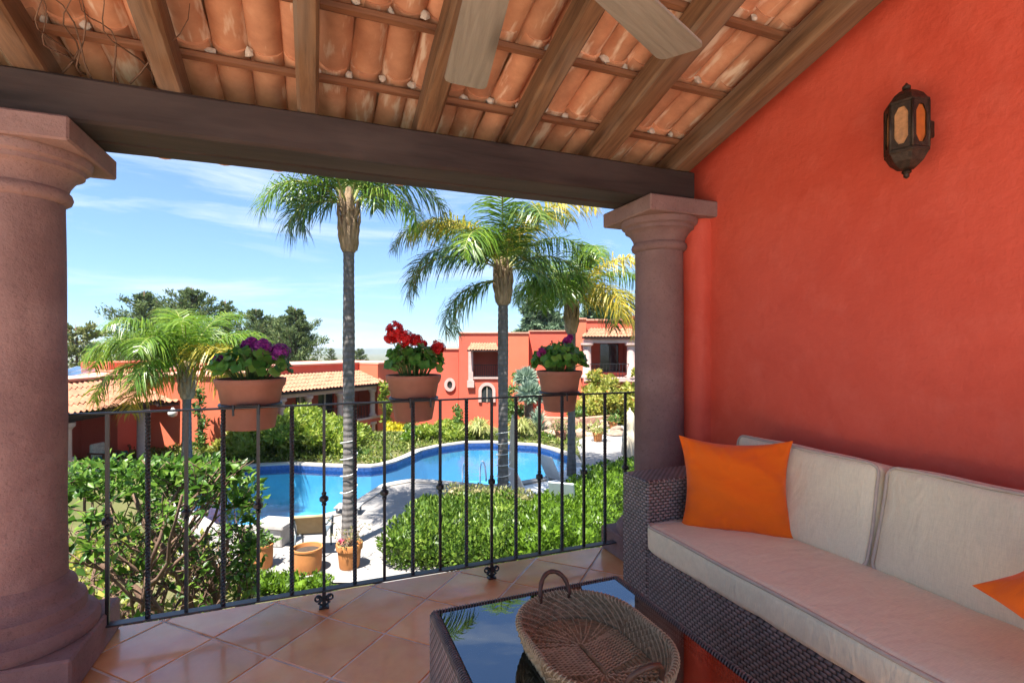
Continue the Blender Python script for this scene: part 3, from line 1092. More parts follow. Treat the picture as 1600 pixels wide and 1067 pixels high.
for i in range(NS + 1):
    z = HB * i / NS
    lo, hi = 0.0, HB
    a = 0.0 if z < lo else (z - lo) / (hi - lo) * math.pi * 2 * 13
    for k in range(4):
        b = a + math.pi / 4 + k * math.pi / 2
        tv.append((0.0105 * math.cos(b), 0.0105 * math.sin(b), z))
for i in range(NS):
    for k in range(4):
        k2 = (k + 1) % 4
        tf.append((i * 4 + k, i * 4 + k2, (i + 1) * 4 + k2, (i + 1) * 4 + k))
twist = MB().add(tv, tf).mesh('twisted_bar')


def scroll(sg):
    pts = []
    for j in range(22):
        q = j / 21
        a = -0.5 * math.pi + q * 3.2 * math.pi
        r = 0.019 * (1 - 0.72 * q)
        pts.append((sg * (0.026 + r * math.cos(a) * -1), 0, 0.045 + r * math.sin(a)))
    return [(sg * 0.004, 0, 0.012)] + pts


bars = [-0.772 + 0.1365 * i for i in range(20)]
for i, x in enumerate(bars):
    if x > 1.79:
        continue
    if i % 2 == 0:
        b = link('plain_bar', plain, M['iron'], rail)
        c = link('collar', col_me, M['iron'], b)
        c.location = (0, 0, HB * 0.49)
    else:
        b = link('twisted_bar', twist, M['iron'], rail)
    b.location = (x - 0.45, 0, R_BOT + 0.007)
    if i in (6, 12, 18):
        ft = MB()
        ft.box(-0.008, 0.008, -0.008, 0.008, 0.0, R_BOT)
        ft.tube(scroll(1), 0.0045, 6)
        ft.tube(scroll(-1), 0.0045, 6)
        ft.bbox(-0.022, 0.022, -0.018, 0.018, 0.0005, 0.008, 0.002)
        f_ = put(ft, 'scroll_foot', M['iron'], rail, None, world=False)
        f_.location = (x - 0.45, 0, 0)

# ------------------------------------------------------------------ flower pots hung on the rail
leaf_meshes = []
for s in range(3):
    vs = [(0, 0, 0)]
    n = 12
    for k in range(n):
        a = 2 * math.pi * k / n
        r = 0.027 * (1 + 0.10 * math.cos(a * 5 + s)) * (0.55 if k == 6 else 1)
        vs.append((r * math.cos(a), r * math.sin(a), 0.006 + 0.006 * math.sin(a * 3 + s) + 0.002 * math.cos(a * 6)))
    leaf_meshes.append(MB().add(vs, [(0, 1 + k, 1 + (k + 1) % n) for k in range(n)]).mesh('leaf', smooth=180))


def geranium(x, y, rtop, label, heads, petal, seed, lift=0.0, spread=1.15, nleaf=95, hgt=0.14):
    R_ = random.Random(seed)
    g = thing('potted_geranium', label, 'flower pot', (x, y, 0.822 + lift), 0, 'geranium pots hung on the railing')
    H = 0.235
    rb = rtop * 0.68
    prof = [(rb * 0.9, 0.0), (rb, 0.004), (rtop * 0.90, H * 0.80), (rtop * 0.97, H * 0.86), (rtop, H * 0.93), (rtop * 1.01, H * 0.985), (rtop * 0.995, H), (rtop * 0.93, H), (rtop * 0.90, H - 0.03), (rtop * 0.5, H - 0.035)]
    put(MB().lathe(prof, n=40, cap=True), 'pot', M['clay_pot'], g, 40, world=False)
    put(MB().lathe([(rtop * 0.915, H - 0.028), (rtop * 0.6, H - 0.022), (0.01, H - 0.02)], n=20, cap=False), 'soil', M['soil'], g, 40, world=False)
    st = MB()
    lv = []
    for i in range(nleaf):
        a = R_.uniform(0, 2 * math.pi)
        q = math.sqrt(R_.random())
        rr = rtop * spread * q
        top = H + 0.015 + hgt * (1 - 0.55 * q * q) * R_.uniform(0.25, 1.0)
        p = Vector((rr * math.cos(a), rr * math.sin(a), top))
        b0 = Vector((rtop * 0.45 * q * math.cos(a), rtop * 0.45 * q * math.sin(a), H - 0.02))
        md = (p + b0) / 2 + Vector((0, 0, 0.02))
        st.tube([b0, md, p], 0.0022, 4, cap=False)
        lv.append((p, a, q))
    put(st, 'leaf_stem', M['stem'], g, 180, world=False)
    for p, a, q in lv:
        o = link('leaf', leaf_meshes[R_.randrange(3)], M['single_leaf'], g)
        o.location = p
        tilt = 0.2 + 0.9 * q * R_.uniform(0.5, 1.3)
        o.rotation_euler = (R_.uniform(-0.35, 0.35), tilt, a + R_.uniform(-0.5, 0.5))
        k = R_.uniform(0.8, 1.35)
        o.scale = (k, k, k)
    for hx, hzv, hy, hr in heads:
        ct = Vector((hx, hy, hzv))
        stalk = put(MB().tube([(hx * 0.3, hy * 0.3, H - 0.02), (hx * 0.7, hy * 0.7, hzv * 0.7 + 0.05), (hx, hy, hzv)], 0.003, 5, cap=False), 'flower_stalk', M['stem'], g, 180, world=False)
        fl = MB()
        for i in range(int(60 * (hr / 0.04) ** 1.6) + 8):
            d = Vector((R_.gauss(0, 1), R_.gauss(0, 1), R_.gauss(0, 1) * 0.8)).normalized()
            c = ct + d * hr * R_.uniform(0.45, 1.1)
            t1 = d.orthogonal().normalized()
            t2 = d.cross(t1)
            ph = R_.uniform(0, 6)
            for k in range(5):
                b = ph + k * 2 * math.pi / 5
                e = t1 * math.cos(b) + t2 * math.sin(b)
                s_ = e.cross(d)
                L = 0.0165
                fl.add([c, c + e * L * 0.6 + s_ * L * 0.36 + d * 0.003, c + e * L + d * 0.001, c + e * L * 0.6 - s_ * L * 0.36 + d * 0.003], [(0, 1, 2, 3)])
        put(fl, 'flower_head', petal, stalk, None, world=False)
    # iron ring under the flare, hooked on the rail
    rz = R_TOP - 0.822 - lift - 0.006
    rr = rb + (rtop * 0.90 - rb) * rz / (H * 0.80) + 0.006
    ring = [(rr * math.cos(2 * math.pi * k / 32), rr * math.sin(2 * math.pi * k / 32), rz) for k in range(32)]
    hook = MB().tube(ring, 0.008, 6, closed=True)
    for sx in (-0.05, 0.05):
        hook.tube([(sx, RY_ - y + 0.016, rz - 0.004), (sx, RY_ - y - 0.016, rz + 0.012), (sx, RY_ - y - 0.018, rz - 0.03)], 0.005, 6)
    hook.bbox(-0.05, 0.05, RY_ - y - 0.013, -rr + 0.012, rz + 0.0075, rz + 0.012, 0.001)
    put(hook, 'pot_ring', M['iron'], g, None, world=False)
    return g


geranium(-0.272, 2.668, 0.152, 'clay pot of geraniums with purple flowers on the railing', [(0.05, 0.385, -0.04, 0.042), (0.125, 0.355, -0.05, 0.044), (0.0, 0.405, 0.0, 0.024), (-0.13, 0.325, -0.02, 0.018), (-0.03, 0.39, 0.06, 0.02)], M['petal_purple'], 3)
geranium(0.492, 2.668, 0.142, 'clay pot of geraniums with scarlet flower heads on the railing', [(-0.10, 0.465, -0.03, 0.046), (-0.055, 0.425, -0.04, 0.042), (-0.115, 0.43, 0.01, 0.034), (0.005, 0.415, -0.02, 0.032), (0.05, 0.395, 0.0, 0.018), (0.12, 0.375, -0.03, 0.040)], M['petal_red'], 8, 0.0, 1.0, 95, 0.165)
geranium(1.348, 2.675, 0.132, 'clay pot of dense leafy geranium with few magenta blooms on the railing', [(-0.13, 0.34, -0.03, 0.026), (0.045, 0.41, -0.01, 0.024), (0.08, 0.43, 0.02, 0.014)], M['petal_magenta'], 15, 0.006, 1.2, 150, 0.15)
# ------------------------------------------------------------------ sofa
def cushion(w, d, h, r, bulge, n=14, seed=0, wr=0.004, wf=6.0):
    """soft rounded block centred on the origin; h is the thin direction (z)"""
    half = Vector((w / 2, d / 2, h / 2))
    mb = MB()
    vid = {}
    vs, fs = [], []

    def vert(p):
        key = tuple(round(c, 5) for c in p)
        if key in vid:
            return vid[key]
        q = Vector((p[0] * half.x, p[1] * half.y, p[2] * half.z))
        inn = Vector([max(-(half[i] - r), min(half[i] - r, q[i])) for i in range(3)])
        dd = q - inn
        if dd.length > 1e-9:
            q = inn + dd.normalized() * r
        b = (1 - p[0] ** 4) * (1 - p[1] ** 4)
        q.z += bulge * b * p[2]
        q.x += bulge * 0.6 * (1 - p[1] ** 2) * (1 - p[2] ** 2) * p[0]
        q.y += bulge * 0.6 * (1 - p[0] ** 2) * (1 - p[2] ** 2) * p[1]
        nv = noise.noise_vector(q * wf + Vector((seed * 5.3, seed * 2.1, seed)))
        q += Vector((nv.x, nv.y, nv.z)) * wr
        ex = max(abs(p[0]) if h < d else 0, 0) ** 3
        q.z += 0.0035 * ex * noise.noise(Vector((q.x * 8, q.y * 34, seed * 3.3))) + 0.004 * noise.noise(Vector((q.x * 5, q.y * 15 + q.x * 6, seed + 1.5)))
        vid[key] = len(vs)
        vs.append(tuple(q))
        return vid[key]

    g = [-1 + 2 * i / n for i in range(n + 1)]
    for ax in range(3):
        for s in (-1, 1):
            for i in range(n):
                for j in range(n):
                    quad = []
                    for a, b in ((i, j), (i + 1, j), (i + 1, j + 1), (i, j + 1)):
                        p = [0, 0, 0]
                        p[ax] = s
                        p[(ax + 1) % 3] = g[a]
                        p[(ax + 2) % 3] = g[b]
                        quad.append(vert(tuple(p)))
                    fs.append(tuple(quad if s > 0 else quad[::-1]))
    return mb.add(vs, fs)


def piping_loop(w, d, z, r, inset=0.0, seed=0, wr=0.004, wf=6.0):
    pts = []
    hw, hd, c = w / 2 - inset, d / 2 - inset, r
    for (sx, sy, a0) in ((1, 1, 0), (-1, 1, 90), (-1, -1, 180), (1, -1, 270)):
        for k in range(5):
            a = rad(a0 + 90 * k / 4)
            pts.append(Vector((sx * (hw - c) + c * math.cos(a), sy * (hd - c) + c * math.sin(a), z)))
    out = []
    for i, p in enumerate(pts):
        q = pts[(i + 1) % len(pts)]
        m = max(1, int((q - p).length / 0.05))
        for k in range(m):
            s = p.lerp(q, k / m)
            out.append(s + Vector(noise.noise_vector(s * wf + Vector((seed * 5.3, seed * 2.1, seed)))) * wr)
    return out


SX0, SX1, SYF, SYN = 1.345, 2.03, 2.02, -0.58
sofa = thing('wicker_sofa', 'dark brown wicker sofa with beige cushions along the red wall', 'sofa', (1.69, 0.72, 0))
put(MB().bbox(SX0 + 0.004, SX1, SYN + 0.19, SYF - 0.19, 0.05, 0.322, 0.006), 'base', M['wicker'], sofa, None, True)
put(MB().bbox(SX0, SX1 - 0.002, SYF - 0.19, SYF, 0.04, 0.622, 0.008), 'arm', M['wicker'], sofa, None, True)
put(MB().bbox(SX0, SX1 - 0.002, SYN, SYN + 0.19, 0.04, 0.622, 0.008), 'arm', M['wicker'], sofa, None, True)
put(MB().bbox(SX1 - 0.06, SX1 - 0.004, SYN + 0.1905, SYF - 0.1905, 0.3225, 0.66, 0.006), 'back_frame', M['wicker'], sofa, None, True)
for (x, y) in ((SX0 + 0.04, SYF - 0.05), (SX1 - 0.05, SYF - 0.05), (SX0 + 0.04, SYN + 0.05), (SX1 - 0.05, SYN + 0.05)):
    put(MB().lathe([(0.02, 0.0), (0.022, 0.042)], (x, y, 0), 12), 'foot', M['iron'], sofa)
inner = (SYF - 0.19) - (SYN + 0.19)
cw = 0.60
sc_o = put(cushion(cw, inner - 0.01, 0.118, 0.026, 0.006, 60, 1, 0.006, 3.0), 'seat_cushion', M['linen'], sofa, 180, world=False)
sc_o.location = (SX0 - 0.012 + cw / 2 - 1.69, 0, 0.322 + 0.062)
pp = MB().tube(piping_loop(cw - 0.008, inner - 0.018, 0.0535, 0.03, 0, 1, 0.006, 3.0), 0.0065, 6, closed=True)
put(pp, 'piping', M['piping'], sc_o, 180, world=False)
for i, yc in enumerate((1.512, 0.848, 0.184, -0.26)):
    if i == 3:
        break
    w_ = 0.652
    o = put(cushion(0.375, w_, 0.14, 0.03, 0.014, 34, 5 + i, 0.007, 4.5), 'back_cushion', M['linen'], sofa, 180, world=False)
    # local x -> up, local y -> along the sofa, local z -> towards the seat front
    o.rotation_euler = (0, rad(-90 + 14), 0)
    o.location = (1.885 - 1.69, yc - 0.72, 0.42 + 0.178)
    for zz in (0.063, -0.063):
        put(MB().tube(piping_loop(0.375 - 0.010, w_ - 0.010, zz, 0.034, 0, 5 + i, 0.007, 4.5), 0.006, 6, closed=True), 'piping', M['piping'], o, 180, world=False)


def pillow(name, label, size, thick, mat_w, seed):
    n = 56
    vs, fs = [], []
    for s in (1, -1):
        for i in range(n + 1):
            for j in range(n + 1):
                u, v_ = -1 + 2 * i / n, -1 + 2 * j / n
                k = max(0.0, (1 - u ** 2)) ** 0.7 * max(0.0, (1 - v_ ** 2)) ** 0.7
                pin_u = 1 - 0.15 * (1 - v_ ** 2) * abs(u) ** 3
                pin_v = 1 - 0.15 * (1 - u ** 2) * abs(v_) ** 3
                x, y = u * size / 2 * pin_u, v_ * size * 0.46 * pin_v
                z = s * thick / 2 * k
                edge = max(abs(u), abs(v_))
                z += s * k * 0.010 * noise.noise(Vector((u * 2.2 + seed, v_ * 2.2, s * 3.0)))
                ang = math.atan2(v_, u)
                z += s * 0.02 * k * edge * math.sin(ang * 17 + seed) * noise.noise(Vector((u * 4, v_ * 4, seed)))
                eu, ev = abs(u) ** 5, abs(v_) ** 5
                z += s * 0.02 * eu * (1 - u ** 8) * math.sin(v_ * 21 + 4 * noise.noise(Vector((v_ * 2, s, seed)))) * (0.4 + noise.noise(Vector((v_ * 3, u, seed + 2))))
                z += s * 0.02 * ev * (1 - v_ ** 8) * math.sin(u * 21 + 4 * noise.noise(Vector((u * 2, s, seed + 9)))) * (0.4 + noise.noise(Vector((u * 3, v_, seed + 4))))
                z += s * k * 0.024 * noise.noise(Vector((u * 1.2 + v_ * 2.6, v_ * 0.9 - u, seed + 7)))
                z += 0.02 * noise.noise(Vector((u * 0.9, v_ * 0.9, seed + 5)))
                vs.append((x, y, z))
    m = n + 1
    for b, s in ((0, 1), (m * m, -1)):
        for i in range(n):
            for j in range(n):
                q = (b + i * m + j, b + (i + 1) * m + j, b + (i + 1) * m + j + 1, b + i * m + j + 1)
                fs.append(q if s > 0 else q[::-1])
    o = link(name, MB().add(vs, fs).mesh(name, smooth=180), M['orange'])
    o.matrix_world = mat_w
    return tag(o, label, 'pillow', 'orange scatter cushions on the sofa')


def frame(c, xa, up):
    xa = Vector(xa).normalized()
    up = Vector(up)
    up = (up - xa * up.dot(xa)).normalized()
    zz = xa.cross(up)
    m = Matrix((xa, up, zz)).transposed().to_4x4()
    m.translation = Vector(c)
    return m


pillow('orange_pillow', 'plump orange pillow leaning in the sofa corner against the wicker arm', 0.45, 0.19, frame((1.655, 1.65, 0.612), (0.70, -0.70, 0.02), (0.14, 0.16, 1.0)), 2.0)
pillow('orange_pillow', 'orange pillow further along the sofa, away from the wicker arm by the column', 0.52, 0.2, frame((1.61, 0.43, 0.68), (0.78, -0.75, 0.94), (0.46, 1.19, 0.56)), 6.0)

# ------------------------------------------------------------------ coffee table
TX0, TX1, TY0, TY1, TH = 0.325, 0.98, 0.42, 1.505, 0.42
tab = thing('coffee_table', 'dark wicker coffee table with a smoked glass top before the sofa', 'coffee table', ((TX0 + TX1) / 2, (TY0 + TY1) / 2, 0))
e = 0.018
for (a, b, c, d) in ((TX0, TX0 + e, TY0, TY1), (TX1 - e, TX1, TY0, TY1), (TX0 + e, TX1 - e, TY1 - e, TY1), (TX0 + e, TX1 - e, TY0, TY0 + e)):
    put(MB().box(a, b, c, d, 0.03, TH - 0.014), 'side_panel', M['wicker'], tab, None, True)
rim = MB().tube([(TX0 + 0.012, TY0 + 0.012, TH - 0.012), (TX1 - 0.012, TY0 + 0.012, TH - 0.012), (TX1 - 0.012, TY1 - 0.012, TH - 0.012), (TX0 + 0.012, TY1 - 0.012, TH - 0.012)], 0.012, 8, closed=True)
rim_o = put(rim, 'rim', M['wicker'], tab, 180)
wrap = MB()
ring_me = MB().tube([(0.0125 * math.cos(2 * math.pi * k / 8), 0, 0.0125 * math.sin(2 * math.pi * k / 8)) for k in range(8)], 0.0022, 4, closed=True)
for (x, n, y0) in ((TX0 + 0.012, 118, TY0), (TX1 - 0.012, 118, TY0)):
    for k in range(n):
        y = y0 + 0.01 + (TY1 - TY0 - 0.02) * k / n
        wrap.add([(p[0] + x, p[1] + y + p[0] * 0.35, p[2] + TH - 0.012) for p in ring_me.v], ring_me.f)
for y in (TY1 - 0.012, TY0 + 0.012):
    for k in range(72):
        x = TX0 + 0.01 + (TX1 - TX0 - 0.02) * k / 72
        wrap.add([(p[1] + x + p[0] * 0.35, p[0] + y, p[2] + TH - 0.012) for p in ring_me.v], ring_me.f)
M['wrap'] = m_basic('wicker_strand', (0.125, 0.105, 0.10), 0.35, 30, 0.42, 0.1, 100, 0.001)
stuff(put(wrap, 'rim_binding', M['wrap'], rim_o, 180))
put(MB().bbox(TX0 + 0.024, TX1 - 0.024, TY0 + 0.024, TY1 - 0.024, TH - 0.012, TH - 0.004, 0.002), 'glass_top', M['table_glass'], tab)
put(MB().box(TX0 + e + 0.001, TX1 - e - 0.001, TY0 + e + 0.001, TY1 - e - 0.001, 0.035, 0.05), 'shelf', M['wicker'], tab, None, True)

# ------------------------------------------------------------------ oval basket
BX, BY, BZ = 0.648, 1.105, TH - 0.004
bas = thing('woven_basket', 'oval woven seagrass tray basket with brown loop handles on the glass table', 'basket', (BX, BY, BZ))


def oval(a, core, z, n=64):
    """stadium-like oval: points at offset a from a core segment of half length core along y"""
    pts = []
    for k in range(n):
        t_ = 2 * math.pi * k / n
        c_, s_ = math.cos(t_), math.sin(t_)
        pts.append((a * c_, (core if s_ > 1e-9 else -core if s_ < -1e-9 else 0) + a * s_, z))
    return pts


core = 0.064
coils = []
nb = 11
for i in range(nb):
    a = 0.008 + i * 0.0136
    coils.append((a, core, 0.008))
for i in range(8):
    q = (i + 1) / 8
    coils.append((0.1435 + 0.027 * q + 0.004 * math.sin(q * 3), core, 0.010 + 0.0088 * (i + 1)))

for i, (a, c_, z) in enumerate(coils):
    n_ = 72
    pts = oval(a, c_, z, n_)
    # round the seam between the straight side and the ends with extra points
    pts2 = []
    for k, p in enumerate(pts):
        q = pts[(k + 1) % n_]
        pts2.append(p)
        dl = math.dist(p, q)
        if dl > 0.03:
            for j in range(1, 9):
                pts2.append(tuple(p[d] + (q[d] - p[d]) * j / 9 for d in range(3)))
    jit = [(p[0], p[1], p[2] + 0.0012 * noise.noise(Vector((p[0] * 40, p[1] * 40, i)))) for p in pts2]
    put(MB().tube(jit, 0.0071 if i < nb else 0.0074, 7, closed=True), 'coil', M['coil'], bas, 180, world=False)
# stitches: spokes over the coils, doubled outwards
st = MB()


def spoke_path(th, i0, i1, twist=0.0):
    pts = []
    for i in range(i0, i1):
        a, c_, z = coils[i]
        tt = th + twist * (i - i0)
        x, y = a * math.cos(tt), a * math.sin(tt) + (core if math.sin(tt) > 0 else -core)
        pts.append((x, y, z))
    return pts


def stitch_row(pts):
    """flat cane lying on the inner face of the coils, dipping between them"""
    out = []
    for j, p in enumerate(pts):
        nrm = Vector((0, 0, 1)) if p[2] < 0.012 else Vector((-p[0], -(p[1] - max(-core, min(core, p[1]))), 0.06)).normalized()
        out.append(Vector(p) + nrm * 0.0076)
        if j + 1 < len(pts):
            md = (Vector(p) + Vector(pts[j + 1])) / 2
            out.append(md + nrm * 0.0045)
    return out


for k in range(40):
    th = 2 * math.pi * (k + 0.5) / 40
    i0 = 0 if k % 4 == 0 else 2 if k % 2 == 0 else 4
    st.tube(stitch_row(spoke_path(th, i0, nb, 0.012)), 0.0021, 5)
for sgn in (-1, 1):
    for j in range(-6, 7):
        y = core * j / 6.5
        pts = [(sgn * coils[i][0], y + 0.004 * i, coils[i][2]) for i in range(nb)]
        st.tube(stitch_row(pts), 0.0021, 5)
side = []
peri = oval(1.0, core, 0, 72)
for i in range(nb, len(coils) - 1):
    a, c_, z = coils[i]
    a2, _, z2 = coils[i + 1]
    nst = 34
    for k in range(nst):
        th = 2 * math.pi * (k + 0.5 * (i % 2)) / nst
        yo = core if math.sin(th) > 0 else -core
        for off, (aa, zz2) in enumerate(((a - 0.0070, z - 0.002), (a2 - 0.0072, z2 + 0.002))):
            pass
        p0 = Vector(((a - 0.0078) * math.cos(th), (a - 0.0078) * math.sin(th) + yo, z - 0.004))
        p1 = Vector(((a2 - 0.0078) * math.cos(th + 0.13), (a2 - 0.0078) * math.sin(th + 0.13) + yo, z2 + 0.004))
        st.tube([p0, p1], 0.0019, 4)
        o0 = Vector(((a + 0.0078) * math.cos(th), (a + 0.0078) * math.sin(th) + yo, z - 0.004))
        o1 = Vector(((a2 + 0.0078) * math.cos(th + 0.13), (a2 + 0.0078) * math.sin(th + 0.13) + yo, z2 + 0.004))
        st.tube([o0, o1], 0.0019, 4)
    for sgn in (-1, 1):
        for j in range(5):
            y = -core + 2 * core * (j + 0.3 + 0.5 * (i % 2)) / 5
            for f_ in (-1, 1):
                st.tube([(sgn * (a + f_ * 0.0078), y, z - 0.004), (sgn * (a2 + f_ * 0.0078), y + 0.008, z2 + 0.004)], 0.0019, 4)
aR, cR, zR = coils[-1]
for k in range(84):
    th = 2 * math.pi * k / 84
    yo = core if math.sin(th) > 0 else -core
    c0 = Vector((aR * math.cos(th), aR * math.sin(th) + yo, zR))
    rd = Vector((math.cos(th), math.sin(th), 0))
    tg = Vector((-math.sin(th), math.cos(th), 0))
    st.tube([c0 + (rd * math.cos(b) + Vector((0, 0, 1)) * math.sin(b)) * 0.0086 + tg * 0.004 * math.sin(b) for b in [2 * math.pi * j / 6 for j in range(6)]], 0.0017, 4, closed=True)
for sgn in (-1, 1):
    for k in range(14):
        y = -core + 2 * core * (k + 0.5) / 14
        c0 = Vector((sgn * aR, y, zR))
        st.tube([c0 + Vector((math.cos(b), 0.4 * math.sin(b), math.sin(b))) * 0.0086 for b in [2 * math.pi * j / 6 for j in range(6)]], 0.0017, 4, closed=True)
stuff(put(st, 'cane_stitching', M['stitch'], bas, 180, world=False))
for sgn in (1, -1):
    pts = []
    ye = core + aR + 0.004
    for k in range(21):
        a = math.pi * k / 20
        w_ = 0.048
        pts.append((w_ * math.cos(a) * (1.0 + 0.10 * math.sin(a)), sgn * (ye - 0.018 * (w_ * math.cos(a) / 0.05) ** 2 + 0.012 * math.sin(a)), zR - 0.014 + 0.076 * math.sin(a) ** 0.75))
    put(MB().tube(pts, [0.0068 + 0.0007 * math.sin(k * 2.1) for k in range(21)], 10), 'handle', M['handle'], bas, 180, world=False)

bas.scale = (0.94, 0.94, 0.94)
# ------------------------------------------------------------------ foliage tools
def leaves(P, A, N, L, Wd, fold=0.18):
    """folded leaves: P base points, A axes, N normals (n,3); L, Wd lengths and widths (n,)"""
    P, A, N = np.asarray(P, float), np.asarray(A, float), np.asarray(N, float)
    A = A / np.maximum(np.linalg.norm(A, axis=1, keepdims=True), 1e-9)
    S = np.cross(A, N)
    S = S / np.maximum(np.linalg.norm(S, axis=1, keepdims=True), 1e-9)
    U = np.cross(S, A)
    L = np.broadcast_to(L, (len(P),))[:, None]
    Wd = np.broadcast_to(Wd, (len(P),))[:, None]
    v0 = P
    v1 = P + A * L * 0.45 + S * Wd * 0.5 + U * Wd * fold
    v2 = P + A * L - U * L * 0.08
    v3 = P + A * L * 0.45 - S * Wd * 0.5 + U * Wd * fold
    V = np.stack([v0, v1, v2, v3], 1).reshape(-1, 3)
    b = np.arange(len(P))[:, None] * 4
    Fa = np.concatenate([b + np.array([[0, 1, 2]]), b + np.array([[0, 2, 3]])], 1).reshape(-1, 3)
    return V, Fa


def mesh_np(name, V, Fa):
    me = bpy.data.meshes.new(name)
    nV, nF = len(V), len(Fa)
    me.vertices.add(nV)
    me.vertices.foreach_set('co', np.ascontiguousarray(V, dtype=np.float32).ravel())
    me.loops.add(nF * 3)
    me.loops.foreach_set('vertex_index', np.ascontiguousarray(Fa, dtype=np.int32).ravel())
    me.polygons.add(nF)
    me.polygons.foreach_set('loop_start', np.arange(0, nF * 3, 3, dtype=np.int32))
    me.update(calc_edges=True)
    return me


def rnd_dirs(n):
    d = nr.normal(size=(n, 3))
    return d / np.linalg.norm(d, axis=1, keepdims=True)


def lump_leaves(lumps, density, size, wratio=0.45, up=0.5, depth=0.35, size_var=0.55):
    """leaves over the surface of a union of ellipsoid lumps [(c, (rx,ry,rz))]"""
    Pa, Aa, Na = [], [], []
    C = np.array([l[0] for l in lumps], float)
    R = np.array([l[1] for l in lumps], float)
    for i in range(len(lumps)):
        area = 4 * math.pi * ((R[i, 0] * R[i, 1]) ** 1.6 / 3 + (R[i, 0] * R[i, 2]) ** 1.6 / 3 + (R[i, 1] * R[i, 2]) ** 1.6 / 3) ** (1 / 1.6)
        n = int(area * density)
        d = rnd_dirs(n)
        k = 1 - depth * nr.random(n)[:, None] ** 2
        ph = C[i] * 7.0
        w = 1 + 0.10 * np.sin(d[:, :1] * 6 + ph[0]) * np.sin(d[:, 1:2] * 5 + ph[1]) + 0.06 * np.sin(d[:, 2:3] * 9 + ph[2])
        p = C[i] + d * R[i] * k * w
        keep = np.ones(n, bool)
        for j in range(len(lumps)):
            if j != i and np.all(np.abs(C[j] - C[i]) < R[i] + R[j]):
                q = (p - C[j]) / (R[j] * 0.80)
                keep &= (q * q).sum(1) > 1
        nrm = d / R[i]
        nrm /= np.linalg.norm(nrm, axis=1, keepdims=True)
        Pa.append(p[keep])
        Na.append(nrm[keep])
    Pp, Nn = np.concatenate(Pa), np.concatenate(Na)
    n = len(Pp)
    ax = Nn * 0.7 + rnd_dirs(n) * 0.8 + np.array([[0, 0, up]])
    nn = Nn + rnd_dirs(n) * 0.6 + np.array([[0, 0, 0.5]])
    L = size * (1 + size_var * (nr.random(n) * 2 - 1))
    return leaves(Pp, ax, nn, L, L * wratio)


def core_mb(lumps, k=0.80):
    mb = MB()
    for i, (c, r) in enumerate(lumps):
        mb.blob(c, tuple(x * k for x in r), i, 2, 0.12)
    return mb


def shrub(name, label, cat, lumps, mat, density, size, wratio=0.45, up=0.5, group=None, core=0.72, stem=None, extra=None):
    base = (float(np.mean([l[0][0] for l in lumps])), float(np.mean([l[0][1] for l in lumps])), float(min(l[0][2] - l[1][2] for l in lumps)))
    s = thing(name, label, cat, base, 0, group)
    V, Fa = lump_leaves(lumps, density, size, wratio, up)
    V = V - np.array(base)
    o = link('foliage', mesh_np('foliage', V, Fa), mat, s)
    if core:
        put(core_mb(lumps, core), 'inner_foliage', mat, s, None)
    mbs = MB()
    for i, (c, r) in enumerate(lumps[:10]):
        mbs.tube([(base[0] + (c[0] - base[0]) * 0.5, base[1] + (c[1] - base[1]) * 0.5, base[2] - 0.05), (c[0], c[1], c[2])], [0.03, 0.012], 6)
    put(mbs, 'stem', M['bark'], s, 180)
    if extra:
        em, dens, esz = extra
        V, Fa = lump_leaves(lumps, dens, esz, 0.8, up, 0.08)
        link('blossom', mesh_np('blossom', V - np.array(base), Fa), em, s)
    return s


def mound(px, py, z, wpx, hpx, n, seed, ground=None, depth=None):
    """lumps filling the photo box centred at px with bottom py, at depth z"""
    R_ = random.Random(seed)
    W_ = wpx / FPX * z
    H_ = hpx / FPX * z
    D_ = depth or W_ * 0.7
    b = Wp(px, py, z)
    out = []
    for i in range(n):
        u, d_ = R_.uniform(-1, 1), R_.uniform(-1, 1)
        k = max(0.25, 1 - 0.55 * u * u - 0.15 * d_ * d_)
        r = R_.uniform(0.20, 0.32) * min(W_ * 0.6, H_ * 1.3)
        hgt = R_.uniform(0.35, 1.0) * (H_ * k - r * 0.7)
        c = Vector((b.x, b.y, 0)) + Vector((RX, RY, 0)) * (u * (W_ / 2 - r * 0.8)) + Vector((FX, FY, 0)) * (d_ * D_ / 2)
        c.z = b.z + max(r * 0.6, hgt)
        out.append(((c.x, c.y, c.z), (r * R_.uniform(0.9, 1.25), r * R_.uniform(0.9, 1.25), r * R_.uniform(0.75, 1.0))))
    # low skirt so that it stands on the ground
    for i in range(max(2, n // 4)):
        u = -0.8 + 1.6 * i / max(1, n // 4 - 1) if n >= 8 else 0
        r = 0.28 * min(W_, H_ * 1.5)
        c = Vector((b.x, b.y, 0)) + Vector((RX, RY, 0)) * (u * (W_ / 2 - r))
        out.append(((c.x, c.y, b.z + r * 0.45), (r, r, r * 0.75)))
    return out


# ------------------------------------------------------------------ ground, pool, deck
pool_px = [(402, 821), (430, 816), (454, 812), (480, 808), (504, 804), (522, 800), (540, 792), (555, 783), (568, 775), (582, 766), (597, 757), (619, 752.5), (641, 749), (674, 750), (716, 753.6), (765, 758), (805, 754), (842, 747), (866, 743), (886, 736), (896, 724),
           (889, 712), (861, 702), (836, 695.5), (800, 693.4), (765, 690.8), (729, 691.5), (685, 697.6), (659, 704), (640, 713), (620, 721), (599, 726.5), (580, 729), (554, 729.5), (508, 728), (452, 725), (403, 727.5), (370, 731), (330, 738), (295, 752), (285, 775), (300, 805), (345, 822)]
PH = DECK + 0.02
pool = [Gp(a, b, PH) for a, b in pool_px]
pool = [(p.x, p.y) for p in pool]


